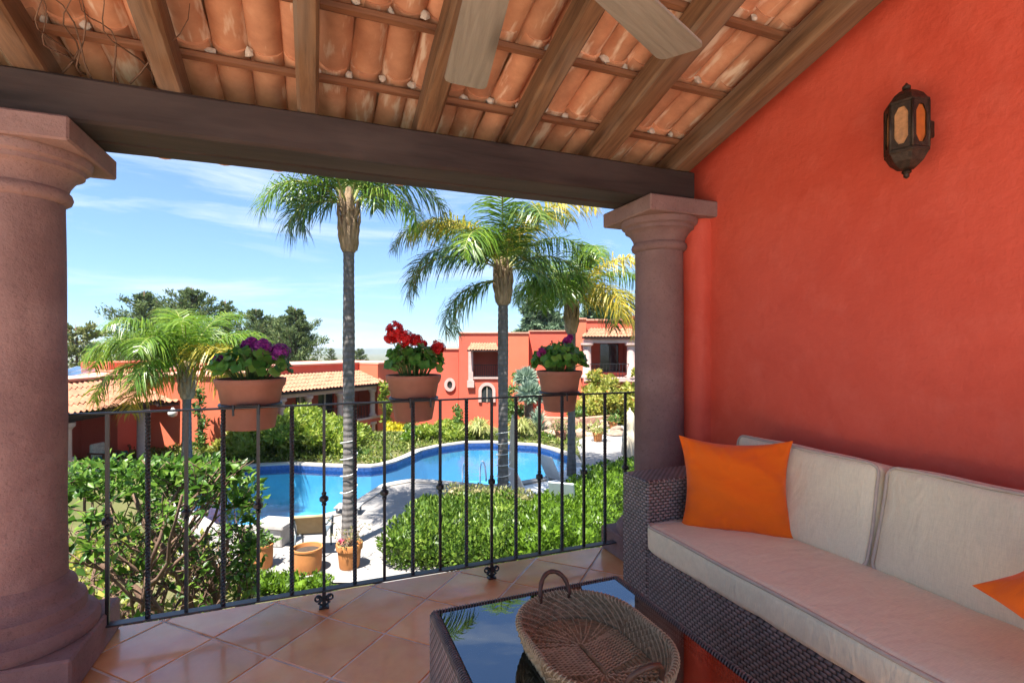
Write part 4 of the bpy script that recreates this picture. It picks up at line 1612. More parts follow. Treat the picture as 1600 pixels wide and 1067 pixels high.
def offset(poly, d):
    n = len(poly)
    out = []
    ar = sum(poly[i][0] * poly[(i + 1) % n][1] - poly[(i + 1) % n][0] * poly[i][1] for i in range(n))
    sg = 1 if ar > 0 else -1
    for i in range(n):
        p0, p1, p2 = Vector(poly[i - 1]), Vector(poly[i]), Vector(poly[(i + 1) % n])
        t_ = (p2 - p0).normalized()
        nrm = Vector((t_.y, -t_.x)) * sg
        out.append((p1.x + nrm.x * d, p1.y + nrm.y * d))
    return out


def sheet(name, outer, holes, z, mat):
    loops = [[Vector((p[0], p[1], 0)) for p in outer]] + [[Vector((p[0], p[1], 0)) for p in h] for h in holes]
    tri = tessellate_polygon(loops)
    flat = [v_ for l in loops for v_ in l]
    me = bpy.data.meshes.new(name)
    bm = bmesh.new()
    vs = [bm.verts.new((v_.x, v_.y, z)) for v_ in flat]
    for t3 in tri:
        try:
            f_ = bm.faces.new([vs[i] for i in t3])
        except ValueError:
            continue
    bm.normal_update()
    for f_ in bm.faces:
        if f_.normal.z < 0:
            f_.normal_flip()
    bm.to_mesh(me)
    bm.free()
    return link(name, me, mat)


cop_in, cop_out = pool, offset(pool, 0.30)
GZ0 = DECK - 0.03
outer = [tuple(Cm(a, b, 0)[:2]) for a, b in ((-40, -25), (40, -25), (40, 24), (-40, 24))]
g1 = sheet('ground', outer, [offset(pool, 0.2)], GZ0, M['ground'])


def terrain(r, z):
    """height of the land beyond the pool"""
    d = max(0.0, z - 23.0, (abs(r) - 39.0) * 0.6, (-24.0 - z) * 0.6)
    if d <= 0:
        return GZ0 - 0.02
    drop = 2.2 * (1 - math.exp(-d / 7.0)) + 55 * (1 - math.exp(-max(0, d - 60) / 700.0))
    return GZ0 - 0.02 - drop


gv, gf = [], []
rs_ = [0, 39, 41, 43, 46, 52, 60, 75, 100, 150, 250, 500, 1000, 2500, 6000, 14000]
axr = sorted(set([-x for x in rs_] + rs_ + list(range(-36, 37, 6))))
axz = sorted(set([-x for x in (24, 26, 30, 40, 70, 150, 500, 2000, 8000)] + [0, 12, 22.9, 23.5, 24.5, 26, 28, 30, 33, 36, 40, 46, 55, 70, 90, 130, 200, 350, 600, 1000, 2000, 4000, 8000, 16000]))
for z in axz:
    for r in axr:
        p = Cm(r, z, terrain(r, z))
        gv.append(tuple(p))
nrw = len(axr)
for i in range(len(axz) - 1):
    for j in range(nrw - 1):
        if abs(axr[j]) < 40 and abs(axr[j + 1]) < 40 and -24.5 < axz[i] and axz[i + 1] <= 22.95:
            continue
        a = i * nrw + j
        gf.append((a, a + 1, a + nrw + 1, a + nrw))
bm = bmesh.new()
bm.from_mesh(g1.data)
vv = [bm.verts.new(p) for p in gv]
for q in gf:
    bm.faces.new([vv[i] for i in q])
bmesh.ops.recalc_face_normals(bm, faces=bm.faces)
loose = [v_ for v_ in bm.verts if not v_.link_faces]
bmesh.ops.delete(bm, geom=loose, context='VERTS')
bm.to_mesh(g1.data)
bm.free()
structure(g1)

# coping ring round the pool
cp = MB()
n = len(pool)
cz = DECK + 0.045
vs = [(*p, cz) for p in cop_out] + [(*p, cz) for p in cop_in] + [(*p, cz - 0.07) for p in cop_out] + [(*p, cz - 0.06) for p in cop_in]
fs = []
for i in range(n):
    j = (i + 1) % n
    fs += [(i, j, n + j, n + i), (2 * n + i, i, j, 2 * n + j)[::-1], (n + i, n + j, 3 * n + j, 3 * n + i)]
cp.add(vs, fs)
cpo = structure(put(cp, 'pool_coping', M['coping']))
bm = bmesh.new()
bm.from_mesh(cpo.data)
bmesh.ops.recalc_face_normals(bm, faces=bm.faces)
bm.to_mesh(cpo.data)
bm.free()
basin = MB()
ins = offset(pool, -0.02)
vs, fs = [], []
for z in (cz - 0.05, DECK - 0.30, DECK - 1.55):
    vs += [(*p, z) for p in ins]
for i in range(n):
    j = (i + 1) % n
    fs.append((n + i, n + j, 2 * n + j, 2 * n + i))
basin.add(vs, fs)
tri = tessellate_polygon([[Vector((*p, 0)) for p in ins]])
basin.add([(*p, DECK - 1.55) for p in ins], [tuple(t3) for t3 in tri])
structure(put(basin, 'pool_basin', M['pool_tile']))
band = MB().add(vs[:2 * n], [(i, (i + 1) % n, n + (i + 1) % n, n + i) for i in range(n)])
structure(put(band, 'pool_waterline_tiles', M['pool_band']))
structure(sheet('pool_water', offset(pool, -0.021), [], DECK - 0.13, M['water']))

# paved deck on the near side and round the right end
npx = pool_px[:21]
deck_px = npx + [(905, 706), (900, 690), (925, 676), (950, 664), (985, 657), (1040, 655), (1110, 660), (1130, 700), (1130, 910), (300, 910), (262, 860), (270, 800), (290, 790), (345, 822)]
deck = []
for i, (a, b) in enumerate(deck_px):
    p = Gp(a, b, DECK)
    deck.append((p.x, p.y))
for i, (a, b) in enumerate(npx):
    deck[i] = cop_out[i]
structure(sheet('pool_deck', deck, [], DECK + 0.004, M['deck']))

# far hills beyond the valley
for k, (zd, h0, amp, sd) in enumerate(((3600, -40, 26, 1.0), (5200, -44, 46, 7.0))):
    mb = MB()
    vs, fs = [], []
    nx_, ny_ = 90, 6
    for j in range(ny_):
        for i in range(nx_):
            r = -6500 + 13000 * i / (nx_ - 1)
            q = j / (ny_ - 1)
            hgt = amp * (0.55 + 0.6 * noise.noise(Vector((r * 0.0009 + sd, sd, 0))) + 0.25 * noise.noise(Vector((r * 0.004, sd, q)))) * math.sin(math.pi * (0.02 + 0.96 * q) / 1.0)
            vs.append(tuple(Cm(r, zd + 900 * q, h0 + hgt - (30 if q in (0.0, 1.0) else 0))))
    for j in range(ny_ - 1):
        for i in range(nx_ - 1):
            a = j * nx_ + i
            fs.append((a, a + 1, a + nx_ + 1, a + nx_))
    structure(put(mb.add(vs, fs), 'hill', M['hill'], None, 180))

# ------------------------------------------------------------------ palms
def frond(base, az, elev, L, droop, seed, leaf_len=0.55, npair=46, hang=0.75):
    R_ = random.Random(seed)
    n = 22
    p = Vector((0, 0, 0))
    pts, tang = [p.copy()], []
    el = elev
    for i in range(n):
        q = i / n
        el -= droop / n * (0.35 + 1.3 * q)
        t_ = Vector((math.cos(az) * math.cos(el), math.sin(az) * math.cos(el), math.sin(el)))
        tang.append(t_)
        p = p + t_ * (L / n)
        pts.append(p.copy())
    tang.append(tang[-1])
    mb = MB().tube(pts, [0.022 * (1 - 0.9 * i / n) + 0.002 for i in range(n + 1)], 5)
    P, A, N, LL, WW = [], [], [], [], []
    V = []
    fs = []
    for k in range(npair):
        q = 0.10 + 0.90 * (k + R_.uniform(-0.3, 0.3)) / npair
        q = min(0.999, max(0.05, q))
        i = int(q * n)
        f_ = q * n - i
        b = pts[i].lerp(pts[min(n, i + 1)], f_)
        t_ = tang[min(n, i)]
        side = t_.cross(Vector((0, 0, 1)))
        if side.length < 0.05:
            side = Vector((-math.sin(az), math.cos(az), 0))
        side.normalize()
        upv = side.cross(t_)
        ll = leaf_len * (0.55 + 0.65 * math.sin(math.pi * min(1, q * 0.85 + 0.12))) * R_.uniform(0.8, 1.15)
        if q > 0.9:
            ll *= 0.7
        for s in (-1, 1):
            d0 = (side * s * R_.uniform(0.7, 1.0) + t_ * R_.uniform(0.35, 0.7) + upv * R_.uniform(-0.25, 0.55)).normalized()
            w = R_.uniform(0.016, 0.026) * (leaf_len / 0.55)
            cur = b.copy()
            d = d0.copy()
            prev = None
            wdir = d.cross(upv).normalized()
            for j in range(4):
                ww = w * (0.7, 1.0, 0.7, 0.12)[j]
                a_, c_ = len(V), len(V) + 1
                V.extend((cur + wdir * ww * 0.5, cur - wdir * ww * 0.5))
                if prev is not None:
                    fs.append((prev, prev + 1, c_, a_))
                prev = a_
                d = (d + Vector((0, 0, -hang * (0.25 + 0.35 * j)))).normalized()
                cur = cur + d * (ll / 3)
    lm = MB().add(V, fs)
    return mb, lm


def make_palm(label, px, py_base, z, py_neck, py_crown, rad_t, fronds, mats, seed, base_h, leaf_len=0.55, cord=False):
    R_ = random.Random(seed)
    b = Wp(px, py_base, z)
    b.z = base_h
    T = thing('queen_palm', label, 'palm tree', tuple(b), 0, 'palms around the pool')
    hn, hc = hz(py_neck, z) - base_h, hz(py_crown, z) - base_h
    prof = []
    m = int(hn / 0.07)
    vs, fs = [], []
    for i in range(m + 1):
        zz = hn * i / m
        r = rad_t * (1.22 - 0.30 * min(1, zz / 1.0) + 0.05 * math.sin(zz * 2.0)) * (1.0 if i % 2 else 0.955)
        prof.append((r, zz))
    put(MB().lathe(prof, n=18), 'trunk', M['palm_trunk'], T, 60, world=False)
    # persistent leaf bases
    boots = MB()
    hb_ = hc - hn
    boots.lathe([(rad_t * 1.0, hn - 0.03), (rad_t * 1.30, hn + 0.05), (rad_t * 1.55, hn + hb_ * 0.30), (rad_t * 1.30, hn + hb_ * 0.62), (rad_t * 0.85, hc), (rad_t * 0.4, hc + 0.25)], n=16)
    for k in range(26):
        a = k * 2.4
        z0 = hn + 0.02 + hb_ * 0.85 * (k / 26)
        r0 = rad_t * (1.25 + 0.3 * math.sin(math.pi * (k / 26)))
        d = Vector((math.cos(a), math.sin(a), 0))
        boots.tube([d * r0 * 0.8 + Vector((0, 0, z0)), d * r0 * 1.06 + Vector((0, 0, z0 + 0.14)), d * (r0 * 1.12) + Vector((0, 0, z0 + 0.30 + 0.1 * R_.random()))], [rad_t * 0.40, rad_t * 0.30, rad_t * 0.10], 6)
    put(boots, 'leaf_bases', M['palm_boot'], T, 60, world=False)
    for i, (azc, el, L, dr, mi) in enumerate(fronds):
        # azimuth is measured from camera right towards camera forward
        a = math.atan2(RY, RX) + rad(azc)
        rb, lm = frond(None, a, rad(el), L, rad(dr), seed * 100 + i, leaf_len, int(30 * L) + 8)
        off = Vector((math.cos(a), math.sin(a), 0)) * rad_t * 0.6 + Vector((0, 0, hc - 0.10 - 0.25 * (el < 10)))
        fr_o = link('frond', lm.mesh('frond'), mats[mi], T)
        fr_o.location = off
        link('rachis', rb.mesh('rachis', smooth=180), M['rachis'], fr_o)
    if cord:
        pts = []
        h0, h1, turns = cord
        for k in range(int(turns * 16)):
            a = k / 16 * 2 * math.pi
            zz = h0 + (h1 - h0) * k / (turns * 16) + 0.03 * math.sin(k * 0.37)
            rr = rad_t * 1.16 + 0.02
            pts.append((rr * math.cos(a), rr * math.sin(a), zz))
        put(MB().tube(pts, 0.008, 4), 'light_cord', M['cord'], T, 180, world=False)
    return T


PG = [M['palm'], M['palm_fresh'], M['palm_yellow']]
# the tallest palm: only its lower fronds hang below the beam
f1 = [(178, 35, 1.5, 170, 0), (160, 62, 1.8, 150, 0), (205, 10, 1.5, 120, 0), (185, 66, 3.2, 105, 0), (10, 45, 2.3, 130, 0), (-15, 25, 1.9, 125, 1), (5, 70, 3.2, 110, 0), (-110, 62, 2.6, 120, 0), (90, 60, 2.6, 120, 0), (60, 70, 2.9, 110, 0), (120, 72, 3.0, 110, 0), (-40, 75, 3.0, 100, 0), (172, 75, 3.6, 95, 0), (-140, 35, 2.0, 130, 1)]
make_palm('tall slender palm rising behind the terracotta pots on the deck', 545, 850, 10.2, 392, 312, 0.125, f1, PG, 11, DECK, 0.78, (0.9, 2.2, 4))
f2 = [(172, 45, 3.02, 150, 0), (188, 30, 2.91, 135, 0), (200, -5, 2.13, 105, 0), (168, -10, 1.90, 100, 1), (185, 60, 3.25, 130, 0), (5, 35, 2.46, 130, 0), (20, 55, 2.91, 125, 0), (-10, 10, 1.90, 120, 0), (90, 60, 2.91, 120, 0), (-70, 65, 2.91, 125, 0), (-110, 50, 2.69, 135, 1), (140, 70, 3.14, 115, 0), (40, 75, 3.14, 105, 0), (-30, 70, 3.02, 110, 2), (-150, 62, 2.91, 130, 2), (-90, 78, 3.25, 100, 1), (60, 40, 2.46, 130, 0)]
make_palm('bushy palm between the two other tall palms by the pool, cord wound round it', 786, 800, 12.2, 475, 415, 0.135, f2, PG, 23, DECK, 0.80, (0.5, 2.0, 6))
f3 = [(180, 60, 2.0, 130, 1), (160, 60, 2.0, 140, 1), (200, 50, 2.0, 130, 1), (0, 40, 2.56, 135, 2), (-20, 15, 2.32, 120, 2), (15, 60, 2.93, 125, 1), (40, 30, 2.44, 130, 0), (-60, 40, 2.68, 140, 2), (-100, 50, 2.81, 140, 1), (-130, 45, 1.9, 140, 1), (90, 60, 2.93, 120, 1), (120, 70, 3.05, 110, 1), (60, 75, 3.17, 105, 1), (-80, 70, 3.05, 120, 1), (-35, 65, 2.93, 120, 2), (170, 75, 3.17, 105, 1), (5, 25, 2.68, 115, 0)]
make_palm('palm with yellowing fronds nearest the stone column by the red wall', 893, 762, 14.4, 520, 470, 0.125, f3, PG, 37, DECK, 0.78)
f4 = [(180, 45, 3.35, 115, 1), (165, 60, 3.26, 120, 1), (195, 20, 2.98, 110, 1), (150, 35, 2.79, 125, 1), (210, 55, 2.98, 125, 1), (0, 40, 2.79, 115, 1), (15, 60, 2.98, 115, 1), (-15, 15, 2.42, 110, 2), (-30, 50, 2.60, 125, 2), (45, 55, 2.79, 120, 1), (90, 60, 2.79, 120, 1), (120, 70, 2.98, 110, 1), (70, 78, 2.98, 95, 1), (-90, 65, 2.60, 130, 1), (-120, 75, 2.79, 110, 1), (135, 80, 2.98, 90, 1), (-60, 75, 2.79, 105, 1), (175, 5, 2.42, 95, 2), (-100, 35, 2.23, 130, 1)]
make_palm('short palm with a wide fresh green crown before the orange house wall', 292, 742, 15.8, 622, 570, 0.145, f4, PG, 41, DECK - 0.05, 0.95)

# ------------------------------------------------------------------ far trees
def make_tree(label, name, px, py_base, py_top, wpx, z, kind, seed, mat, dens=1.0):
    R_ = random.Random(seed)
    npr = np.random.default_rng(seed)
    base = Wp(px, py_base, z)
    base.z = terrain((px - CX) / FPX * z, z)
    H = hz(py_top, z) - base.z
    W_ = wpx / FPX * z
    T = thing(name, label, 'tree', tuple(base), 0, 'trees behind the houses')
    tm = MB().tube([(0, 0, -0.2), (0.1, 0, H * 0.4), (0.05, 0.1, H * 0.75), (0, 0, H * 0.97)], [0.02 * H, 0.016 * H, 0.009 * H, 0.002 * H], 8)
    P, A = [], []
    nb_ = 70 if kind != 'round' else 34
    for i in range(nb_):
        q = 0.18 + 0.80 * (i + R_.random()) / nb_
        az = i * 2.4 + R_.uniform(-0.4, 0.4)
        if kind == 'conifer':
            reach = W_ / 2 * (1.02 - q) ** 0.75 * R_.uniform(0.75, 1.15)
            rise = R_.uniform(0.0, 0.25)
        elif kind == 'casuarina':
            reach = W_ / 2 * math.sin(math.pi * min(0.985, 0.12 + 0.87 * q)) ** 0.8 * R_.uniform(0.45, 1.2)
            rise = R_.uniform(0.35, 0.9)
        else:
            reach = W_ / 2 * math.sin(math.pi * min(0.96, 0.1 + 0.85 * q)) ** 0.6 * R_.uniform(0.6, 1.1)
            rise = R_.uniform(0.1, 0.6)
        p0 = Vector((0, 0, H * (q - 0.06)))
        dirv = Vector((math.cos(az), math.sin(az), rise))
        p1 = p0 + dirv * reach
        if p1.z > H * 1.0:
            p1.z = H * R_.uniform(0.92, 1.02)
        tm.tube([p0, p0.lerp(p1, 0.5) + Vector((0, 0, 0.03 * H * R_.random())), p1], [0.005 * H, 0.003 * H, 0.001 * H], 4)
        m = int(150 * dens)
        s = np.sqrt(npr.random(m))[:, None]
        pts = np.array(p0)[None] * (1 - s) + np.array(p1)[None] * s
        sp = (0.085 + 0.04 * R_.random()) * max(reach, W_ * 0.12) * 1.1
        pts = pts + npr.normal(size=(m, 3)) * sp * np.array([[0.8, 0.8, 0.55]])
        P.append(pts)
        A.append(np.tile(np.array(dirv)[None], (m, 1)) * 0.6 + npr.normal(size=(m, 3)) * 0.6 + np.array([[0, 0, 0.35 if kind != 'conifer' else -0.1]]))
    P, A = np.concatenate(P), np.concatenate(A)
    n_ = len(P)
    Ls = W_ * {'conifer': 0.07, 'casuarina': 0.055, 'round': 0.05}[kind] * (0.6 + 0.8 * npr.random(n_))
    V, Fa = leaves(P, A, npr.normal(size=(n_, 3)), Ls, Ls * {'conifer': 0.34, 'casuarina': 0.30, 'round': 0.5}[kind])
    put(tm, 'trunk', M['bark'], T, 180, world=False)
    link('crown', mesh_np('crown', V, Fa), mat, T)
    return T


make_tree('pale olive tree beyond the porch roof, against the free standing column', 'olive_tree', 118, 600, 502, 130, 40, 'round', 1, M['olive'])
make_tree('dark feathery tree behind the short palm, highest of its row', 'casuarina_tree', 300, 600, 442, 105, 52, 'casuarina', 2, M['casuarina'])
make_tree('dark feathery tree behind the porch roof side of the short palm crown', 'casuarina_tree', 225, 600, 448, 100, 52, 'casuarina', 3, M['casuarina'])
make_tree('dark tree filling the gap between the two feathery trees', 'casuarina_tree', 262, 605, 476, 105, 56, 'casuarina', 4, M['casuarina'])
make_tree('slim dark tree between the short palm crown and the purple geranium pot', 'casuarina_tree', 352, 600, 462, 70, 54, 'casuarina', 5, M['casuarina'])
make_tree('dark tree above the pot with purple flowers', 'casuarina_tree', 400, 600, 476, 80, 54, 'casuarina', 6, M['casuarina'])
make_tree('rounded dark tree nearest the tall slender palm trunk', 'casuarina_tree', 462, 600, 474, 90, 50, 'casuarina', 7, M['casuarina'], 1.6)
make_tree('low dark tree between the purple geranium pot tree and the rounded tree', 'casuarina_tree', 430, 605, 492, 90, 58, 'casuarina', 15, M['casuarina'])
make_tree('pointed grey green conifer behind the terracotta houses between two palms', 'conifer_tree', 845, 610, 428, 130, 55, 'conifer', 8, M['conifer'], 1.5)
make_tree('broad conifer behind the yellowing palm by the stone column', 'conifer_tree', 935, 610, 450, 140, 56, 'conifer', 9, M['conifer'], 1.4)
make_tree('small thin skyline tree between the rounded dark tree and the tall palm trunk', 'skyline_tree', 517, 590, 540, 24, 75, 'casuarina', 10, M['casuarina'])
make_tree('small dark skyline tree between the tall palm trunk and the scarlet geranium', 'skyline_tree', 562, 590, 542, 30, 78, 'casuarina', 12, M['casuarina'])
# ------------------------------------------------------------------ houses
def mkframe(o, d):
    d = Vector((d[0], d[1])).normalized()
    b = Vector((-d.y, d.x))
    return lambda u, v_, w: (o[0] + d.x * u + b.x * v_, o[1] + d.y * u + b.y * v_, w)


def u_at(o, d, px, v_):
    """coordinate along a frame line (offset v) seen at photo column px"""
    d = Vector((d[0], d[1])).normalized()
    b = Vector((-d.y, d.x))
    r = (px - CX) / FPX
    k = Vector((FX + r * RX, FY + r * RY))
    q = Vector((o[0] + b.x * v_, o[1] + b.y * v_))
    det = d.x * (-k.y) + k.x * d.y
    return (-q.x * (-k.y) - k.x * q.y) / det if abs(det) > 1e-9 else 0.0


def wall_open(fr, u0, u1, w0, w1, v0, v1, openings):
    us = sorted({u0, u1, *[min(max(x, u0), u1) for o in openings for x in o[:2]]})
    ws = sorted({w0, w1, *[min(max(x, w0), w1) for o in openings for x in o[2:]]})
    mb = MB()
    for i in range(len(us) - 1):
        for j in range(len(ws) - 1):
            cu, cw_ = (us[i] + us[i + 1]) / 2, (ws[j] + ws[j + 1]) / 2
            if any(o[0] < cu < o[1] and o[2] < cw_ < o[3] for o in openings):
                continue
            mb.box(us[i], us[i + 1], v0, v1, ws[j], ws[j + 1], fr)
    return mb


def tile_field(fr, u0, u1, v0, w0, v1, w1, cut1=0.0, cut0=0.0, pitch=0.21, amp=0.05, course=0.38):
    """barrel tile sheet rising from the eave (v0,w0) to (v1,w1); cut: hip inset at the top"""
    mb = MB()
    L = math.hypot(v1 - v0, w1 - w0)
    nc = max(3, int(L / course))
    per = 6
    nu = int((u1 - u0) / pitch) * per
    vs, fs = [], []
    rowsn = 0
    for c in range(nc):
        for e_ in (0, 1):
            q = (c + e_) / nc
            lift = 0.035 * (1 - e_)
            ua, ub = u0 + cut0 * q, u1 - cut1 * q
            for i in range(nu + 1):
                u = ua + (ub - ua) * i / nu
                ph = 2 * math.pi * (u - u0) / pitch
                s = math.sin(ph)
                hgt = amp * (abs(s) ** 0.7 if s > 0 else -0.35 * abs(s)) + lift
                vs.append(fr(u, v0 + (v1 - v0) * q, w0 + (w1 - w0) * q + hgt + 0.02 * noise.noise(Vector((u * 2, c, 3)))))
            rowsn += 1
    m = nu + 1
    for r in range(rowsn - 1):
        for i in range(nu):
            a = r * m + i
            fs.append((a, a + 1, a + m + 1, a + m))
    mb.add(vs, fs)
    return mb


def roof_under(fr, u0, u1, v0, w0, v1, w1, th=0.1, cut1=0.0, cut0=0.0):
    mb = MB()
    vs = [fr(u0, v0, w0), fr(u1, v0, w0), fr(u1 - cut1, v1, w1), fr(u0 + cut0, v1, w1)]
    lo = [(p[0], p[1], p[2] - th) for p in vs]
    hi = [(p[0], p[1], p[2] - 0.02) for p in vs]
    return mb.add(lo + hi, [(3, 2, 1, 0), (4, 5, 6, 7), (0, 1, 5, 4), (1, 2, 6, 5), (2, 3, 7, 6), (3, 0, 4, 7)])


def round_col(mbname, fr, u, v_, w0, w1, r, parent, mat):
    c = fr(u, v_, 0)
    h = w1 - w0
    prof = [(r * 1.5, 0), (r * 1.5, 0.10), (r * 1.15, 0.14), (r, 0.2), (r * 0.95, h - 0.22), (r * 1.2, h - 0.16), (r * 1.5, h - 0.12), (r * 1.5, h)]
    return put(MB().lathe(prof, (c[0], c[1], w0), 16), mbname, mat, parent, 40)


def win(fr, u0, u1, w0, w1, v_, parent, frame_mat, n=2, arch=False):
    """window: pane, frame and bars set proud of the wall (smaller v is towards the viewer)"""
    p = put(MB().box(u0, u1, v_ - 0.03, v_ + 0.01, w0, w1, fr), 'window', M['dark_glass'], parent)
    t_ = 0.09
    f_ = MB()
    f_.box(u0 - t_, u0, v_ - 0.07, v_ + 0.01, w0 - t_, w1 + t_, fr)
    f_.box(u1, u1 + t_, v_ - 0.07, v_ + 0.01, w0 - t_, w1 + t_, fr)
    f_.box(u0, u1, v_ - 0.07, v_ + 0.01, w1, w1 + t_, fr)
    f_.box(u0, u1, v_ - 0.07, v_ + 0.01, w0 - t_, w0, fr)
    put(f_, 'window_frame', frame_mat, p)
    b_ = MB()
    for i in range(1, n):
        u = u0 + (u1 - u0) * i / n
        b_.box(u - 0.02, u + 0.02, v_ - 0.05, v_ - 0.031, w0, w1, fr)
    b_.box(u0, u1, v_ - 0.048, v_ - 0.0315, (w0 + w1) / 2 - 0.02, (w0 + w1) / 2 + 0.02, fr)
    put(b_, 'glazing_bar', M['iron'], p)
    return p


def small_rail(fr, u0, u1, v_, w0, w1, parent, step=0.22):
    r_ = put(MB().box(u0, u1, v_ - 0.02, v_ + 0.02, w1 - 0.04, w1, fr), 'railing', M['iron'], parent)
    b_ = MB()
    k = int((u1 - u0) / step)
    for i in range(1, k):
        u = u0 + (u1 - u0) * i / k
        b_.box(u - 0.012, u + 0.012, v_ - 0.012, v_ + 0.012, w0, w1 - 0.04, fr)
    b_.box(u0, u1, v_ - 0.015, v_ + 0.015, w0 + 0.06, w0 + 0.09, fr)
    put(b_, 'bar', M['iron'], r_)
    return r_


# --- house on the left with a tiled porch
LO, LD = (-6.67, 18.5), (0.355, 0.935)
fL = mkframe(LO, LD)
gL = -3.25
lh = thing('porch_house', 'low orange house with a tiled porch behind the short palm', 'house', tuple(fL(1, 1, gL)))
put(wall_open(fL, -4.5, 5.15, gL, -0.05, 2.6, 2.9, [(0.9, 2.0, gL + 0.15, -1.15)]), 'porch_wall', M['house_red'], lh)
put(MB().box(-4.5, 3.62, 1.3, 2.6, -0.42, 0.06, fL), 'upper_wall', M['house_red'], lh)
put(MB().box(3.62, 5.149, 1.3, 2.6, gL, 0.06, fL), 'side_wall', M['house_red'], lh)
put(MB().box(5.15, 9.5, -1.75, 5.0, gL - 0.4, 0.0, fL), 'front_wall', M['house_red_lit'], lh)
put(MB().box(-4.5, 5.05, 1.22, 2.68, 0.061, 0.14, fL), 'coping', M['coping_red'], lh)
put(MB().box(5.06, 9.55, -1.83, 5.05, 0.001, 0.09, fL), 'coping', M['coping_red'], lh)
put(MB().box(-4.5, 3.61, -0.45, 2.59, gL - 0.2, gL + 0.12, fL), 'porch_floor', M['porch_floor'], lh)
rf = stuff(put(tile_field(fL, -4.5, 3.95, -0.25, -0.78, 1.3, 0.02, 0.0), 'roof', M['house_tile'], lh, 60))
put(roof_under(fL, -4.5, 3.9, -0.2, -0.80, 1.29, 0.0, 0.1), 'roof_deck', M['beam'], lh)
put(MB().box(-4.5, 3.6, 0.12, 0.34, -1.06, -0.88, fL), 'porch_beam', M['beam'], lh)
for u in (3.35, 0.2, -3.0):
    round_col('porch_column', fL, u, 0.23, gL + 0.12, -1.062, 0.16, lh, M['stone_pale'])
put(MB().box(0.9, 2.0, 2.72, 2.78, gL + 0.15, -1.15, fL), 'door', M['dark_glass'], lh)
put(MB().box(1.42, 1.48, 2.66, 2.719, gL + 0.15, -1.15, fL), 'door_frame', M['cream'], lh)
win(fL, 2.72, 3.05, -2.1, -1.45, 2.6, lh, M['cream'], 1)
u_l = u_at(LO, LD, 270, 0)
lampp = Wp(270, 645, 19.45)
put(MB().lathe([(0.03, -0.16), (0.14, -0.11), (0.17, 0.0), (0.14, 0.11), (0.05, 0.15), (0.04, 0.2)], tuple(lampp), 14), 'wall_lamp', M['white'], lh, 180)


def solar(label, pts, leg):
    c = sum((Wp(*p) for p in pts), Vector()) / 4
    T = thing('solar_panel', label, 'solar panel', (c.x, c.y, c.z - 0.5), 0, 'solar panels on the roof')
    q = [Wp(*p) for p in pts]
    nrm = (q[1] - q[0]).cross(q[3] - q[0]).normalized()
    if nrm.z < 0:
        nrm = -nrm
    nu, nv = 2, 4
    fr_ = MB()
    fr_.add([p for p in q] + [p - nrm * 0.05 for p in q], [(0, 1, 2, 3), (7, 6, 5, 4), (0, 4, 5, 1), (1, 5, 6, 2), (2, 6, 7, 3), (3, 7, 4, 0)])
    put(fr_, 'panel_frame', M['aluminium'], T)
    for i in range(nu):
        for j in range(nv):
            def bl(u, v_):
                return q[0] * (1 - u) * (1 - v_) + q[1] * u * (1 - v_) + q[2] * u * v_ + q[3] * (1 - u) * v_
            e_ = 0.06
            u0, u1, v0, v1 = (i + e_) / nu, (i + 1 - e_) / nu, (j + e_ / 2) / nv, (j + 1 - e_ / 2) / nv
            pp_ = [bl(u0, v0), bl(u1, v0), bl(u1, v1), bl(u0, v1)]
            put(MB().add([p + nrm * 0.004 for p in pp_] + [p - nrm * 0.01 for p in pp_], [(0, 1, 2, 3), (0, 4, 5, 1), (1, 5, 6, 2), (2, 6, 7, 3), (3, 7, 4, 0)]), 'solar_cell', M['solar'], T)
    for k in (0, 1, 2, 3):
        p = q[k]
        put(MB().tube([(p.x, p.y, p.z - 0.03), (p.x, p.y, min(p.z - 0.08, leg))], 0.03, 6), 'leg', M['aluminium'], T)


solar('solar panel tilted on the orange house roof beside the short palm crown', [(190, 586, 20.8), (226, 588, 20.2), (284, 568, 23.6), (252, 561, 24.6)], -0.05)
solar('solar panel over the porch roof end, against the free standing column', [(60, 590, 19.0), (105, 590, 18.6), (158, 576, 22.0), (120, 572, 23.0)], 0.0)

# --- two storey house behind the tall palm
CO, CD = (-1.45, 26.6), (0.769, 0.639)
fC = mkframe(CO, CD)
gC = -4.75
ch = thing('arcade_house', 'two storey red house with a tiled veranda behind the tall slender palm', 'house', tuple(fC(3, 1, gC)))
ua, ub = -5.5, 6.75
door1 = (u_at(CO, CD, 462, 1.8), u_at(CO, CD, 480, 1.8), -3.02, -1.35)
door2 = (u_at(CO, CD, 497, 1.8), u_at(CO, CD, 522, 1.8), -3.02, -1.35)
put(wall_open(fC, ua, ub, gC, 0.12, 1.8, 2.1, [door1, door2]), 'rear_wall', M['house_red'], ch)
for dd in (door1, door2):
    d_ = put(MB().box(dd[0], dd[1], 1.95, 1.99, dd[2], dd[3], fC), 'door', M['dark_glass'], ch)
    put(MB().box((dd[0] + dd[1]) / 2 - 0.05, (dd[0] + dd[1]) / 2 + 0.05, 1.90, 1.949, dd[2], dd[3], fC), 'door_frame', M['cream'], d_)
put(MB().box(ua, ub + 0.02, 1.72, 6.0, 0.121, 0.21, fC), 'coping', M['coping_red'], ch)
put(MB().box(ua, 1.6, 3.4, 6.0, 0.211, 0.5, fC), 'roof_parapet', M['house_red'], ch)
put(MB().box(ua, ub, 0.0, 1.79, -3.22, -3.03, fC), 'balcony_slab', M['house_red'], ch)
put(MB().box(ua, ub, -0.03, 0.15, -3.0295, -2.92, fC), 'balcony_kerb', M['stone_pale'], ch)
stuff(put(tile_field(fC, ua, ub + 0.25, -0.35, -1.0, 1.8, -0.30, 0.0, 0.0, 0.22), 'roof', M['house_tile'], ch, 60))
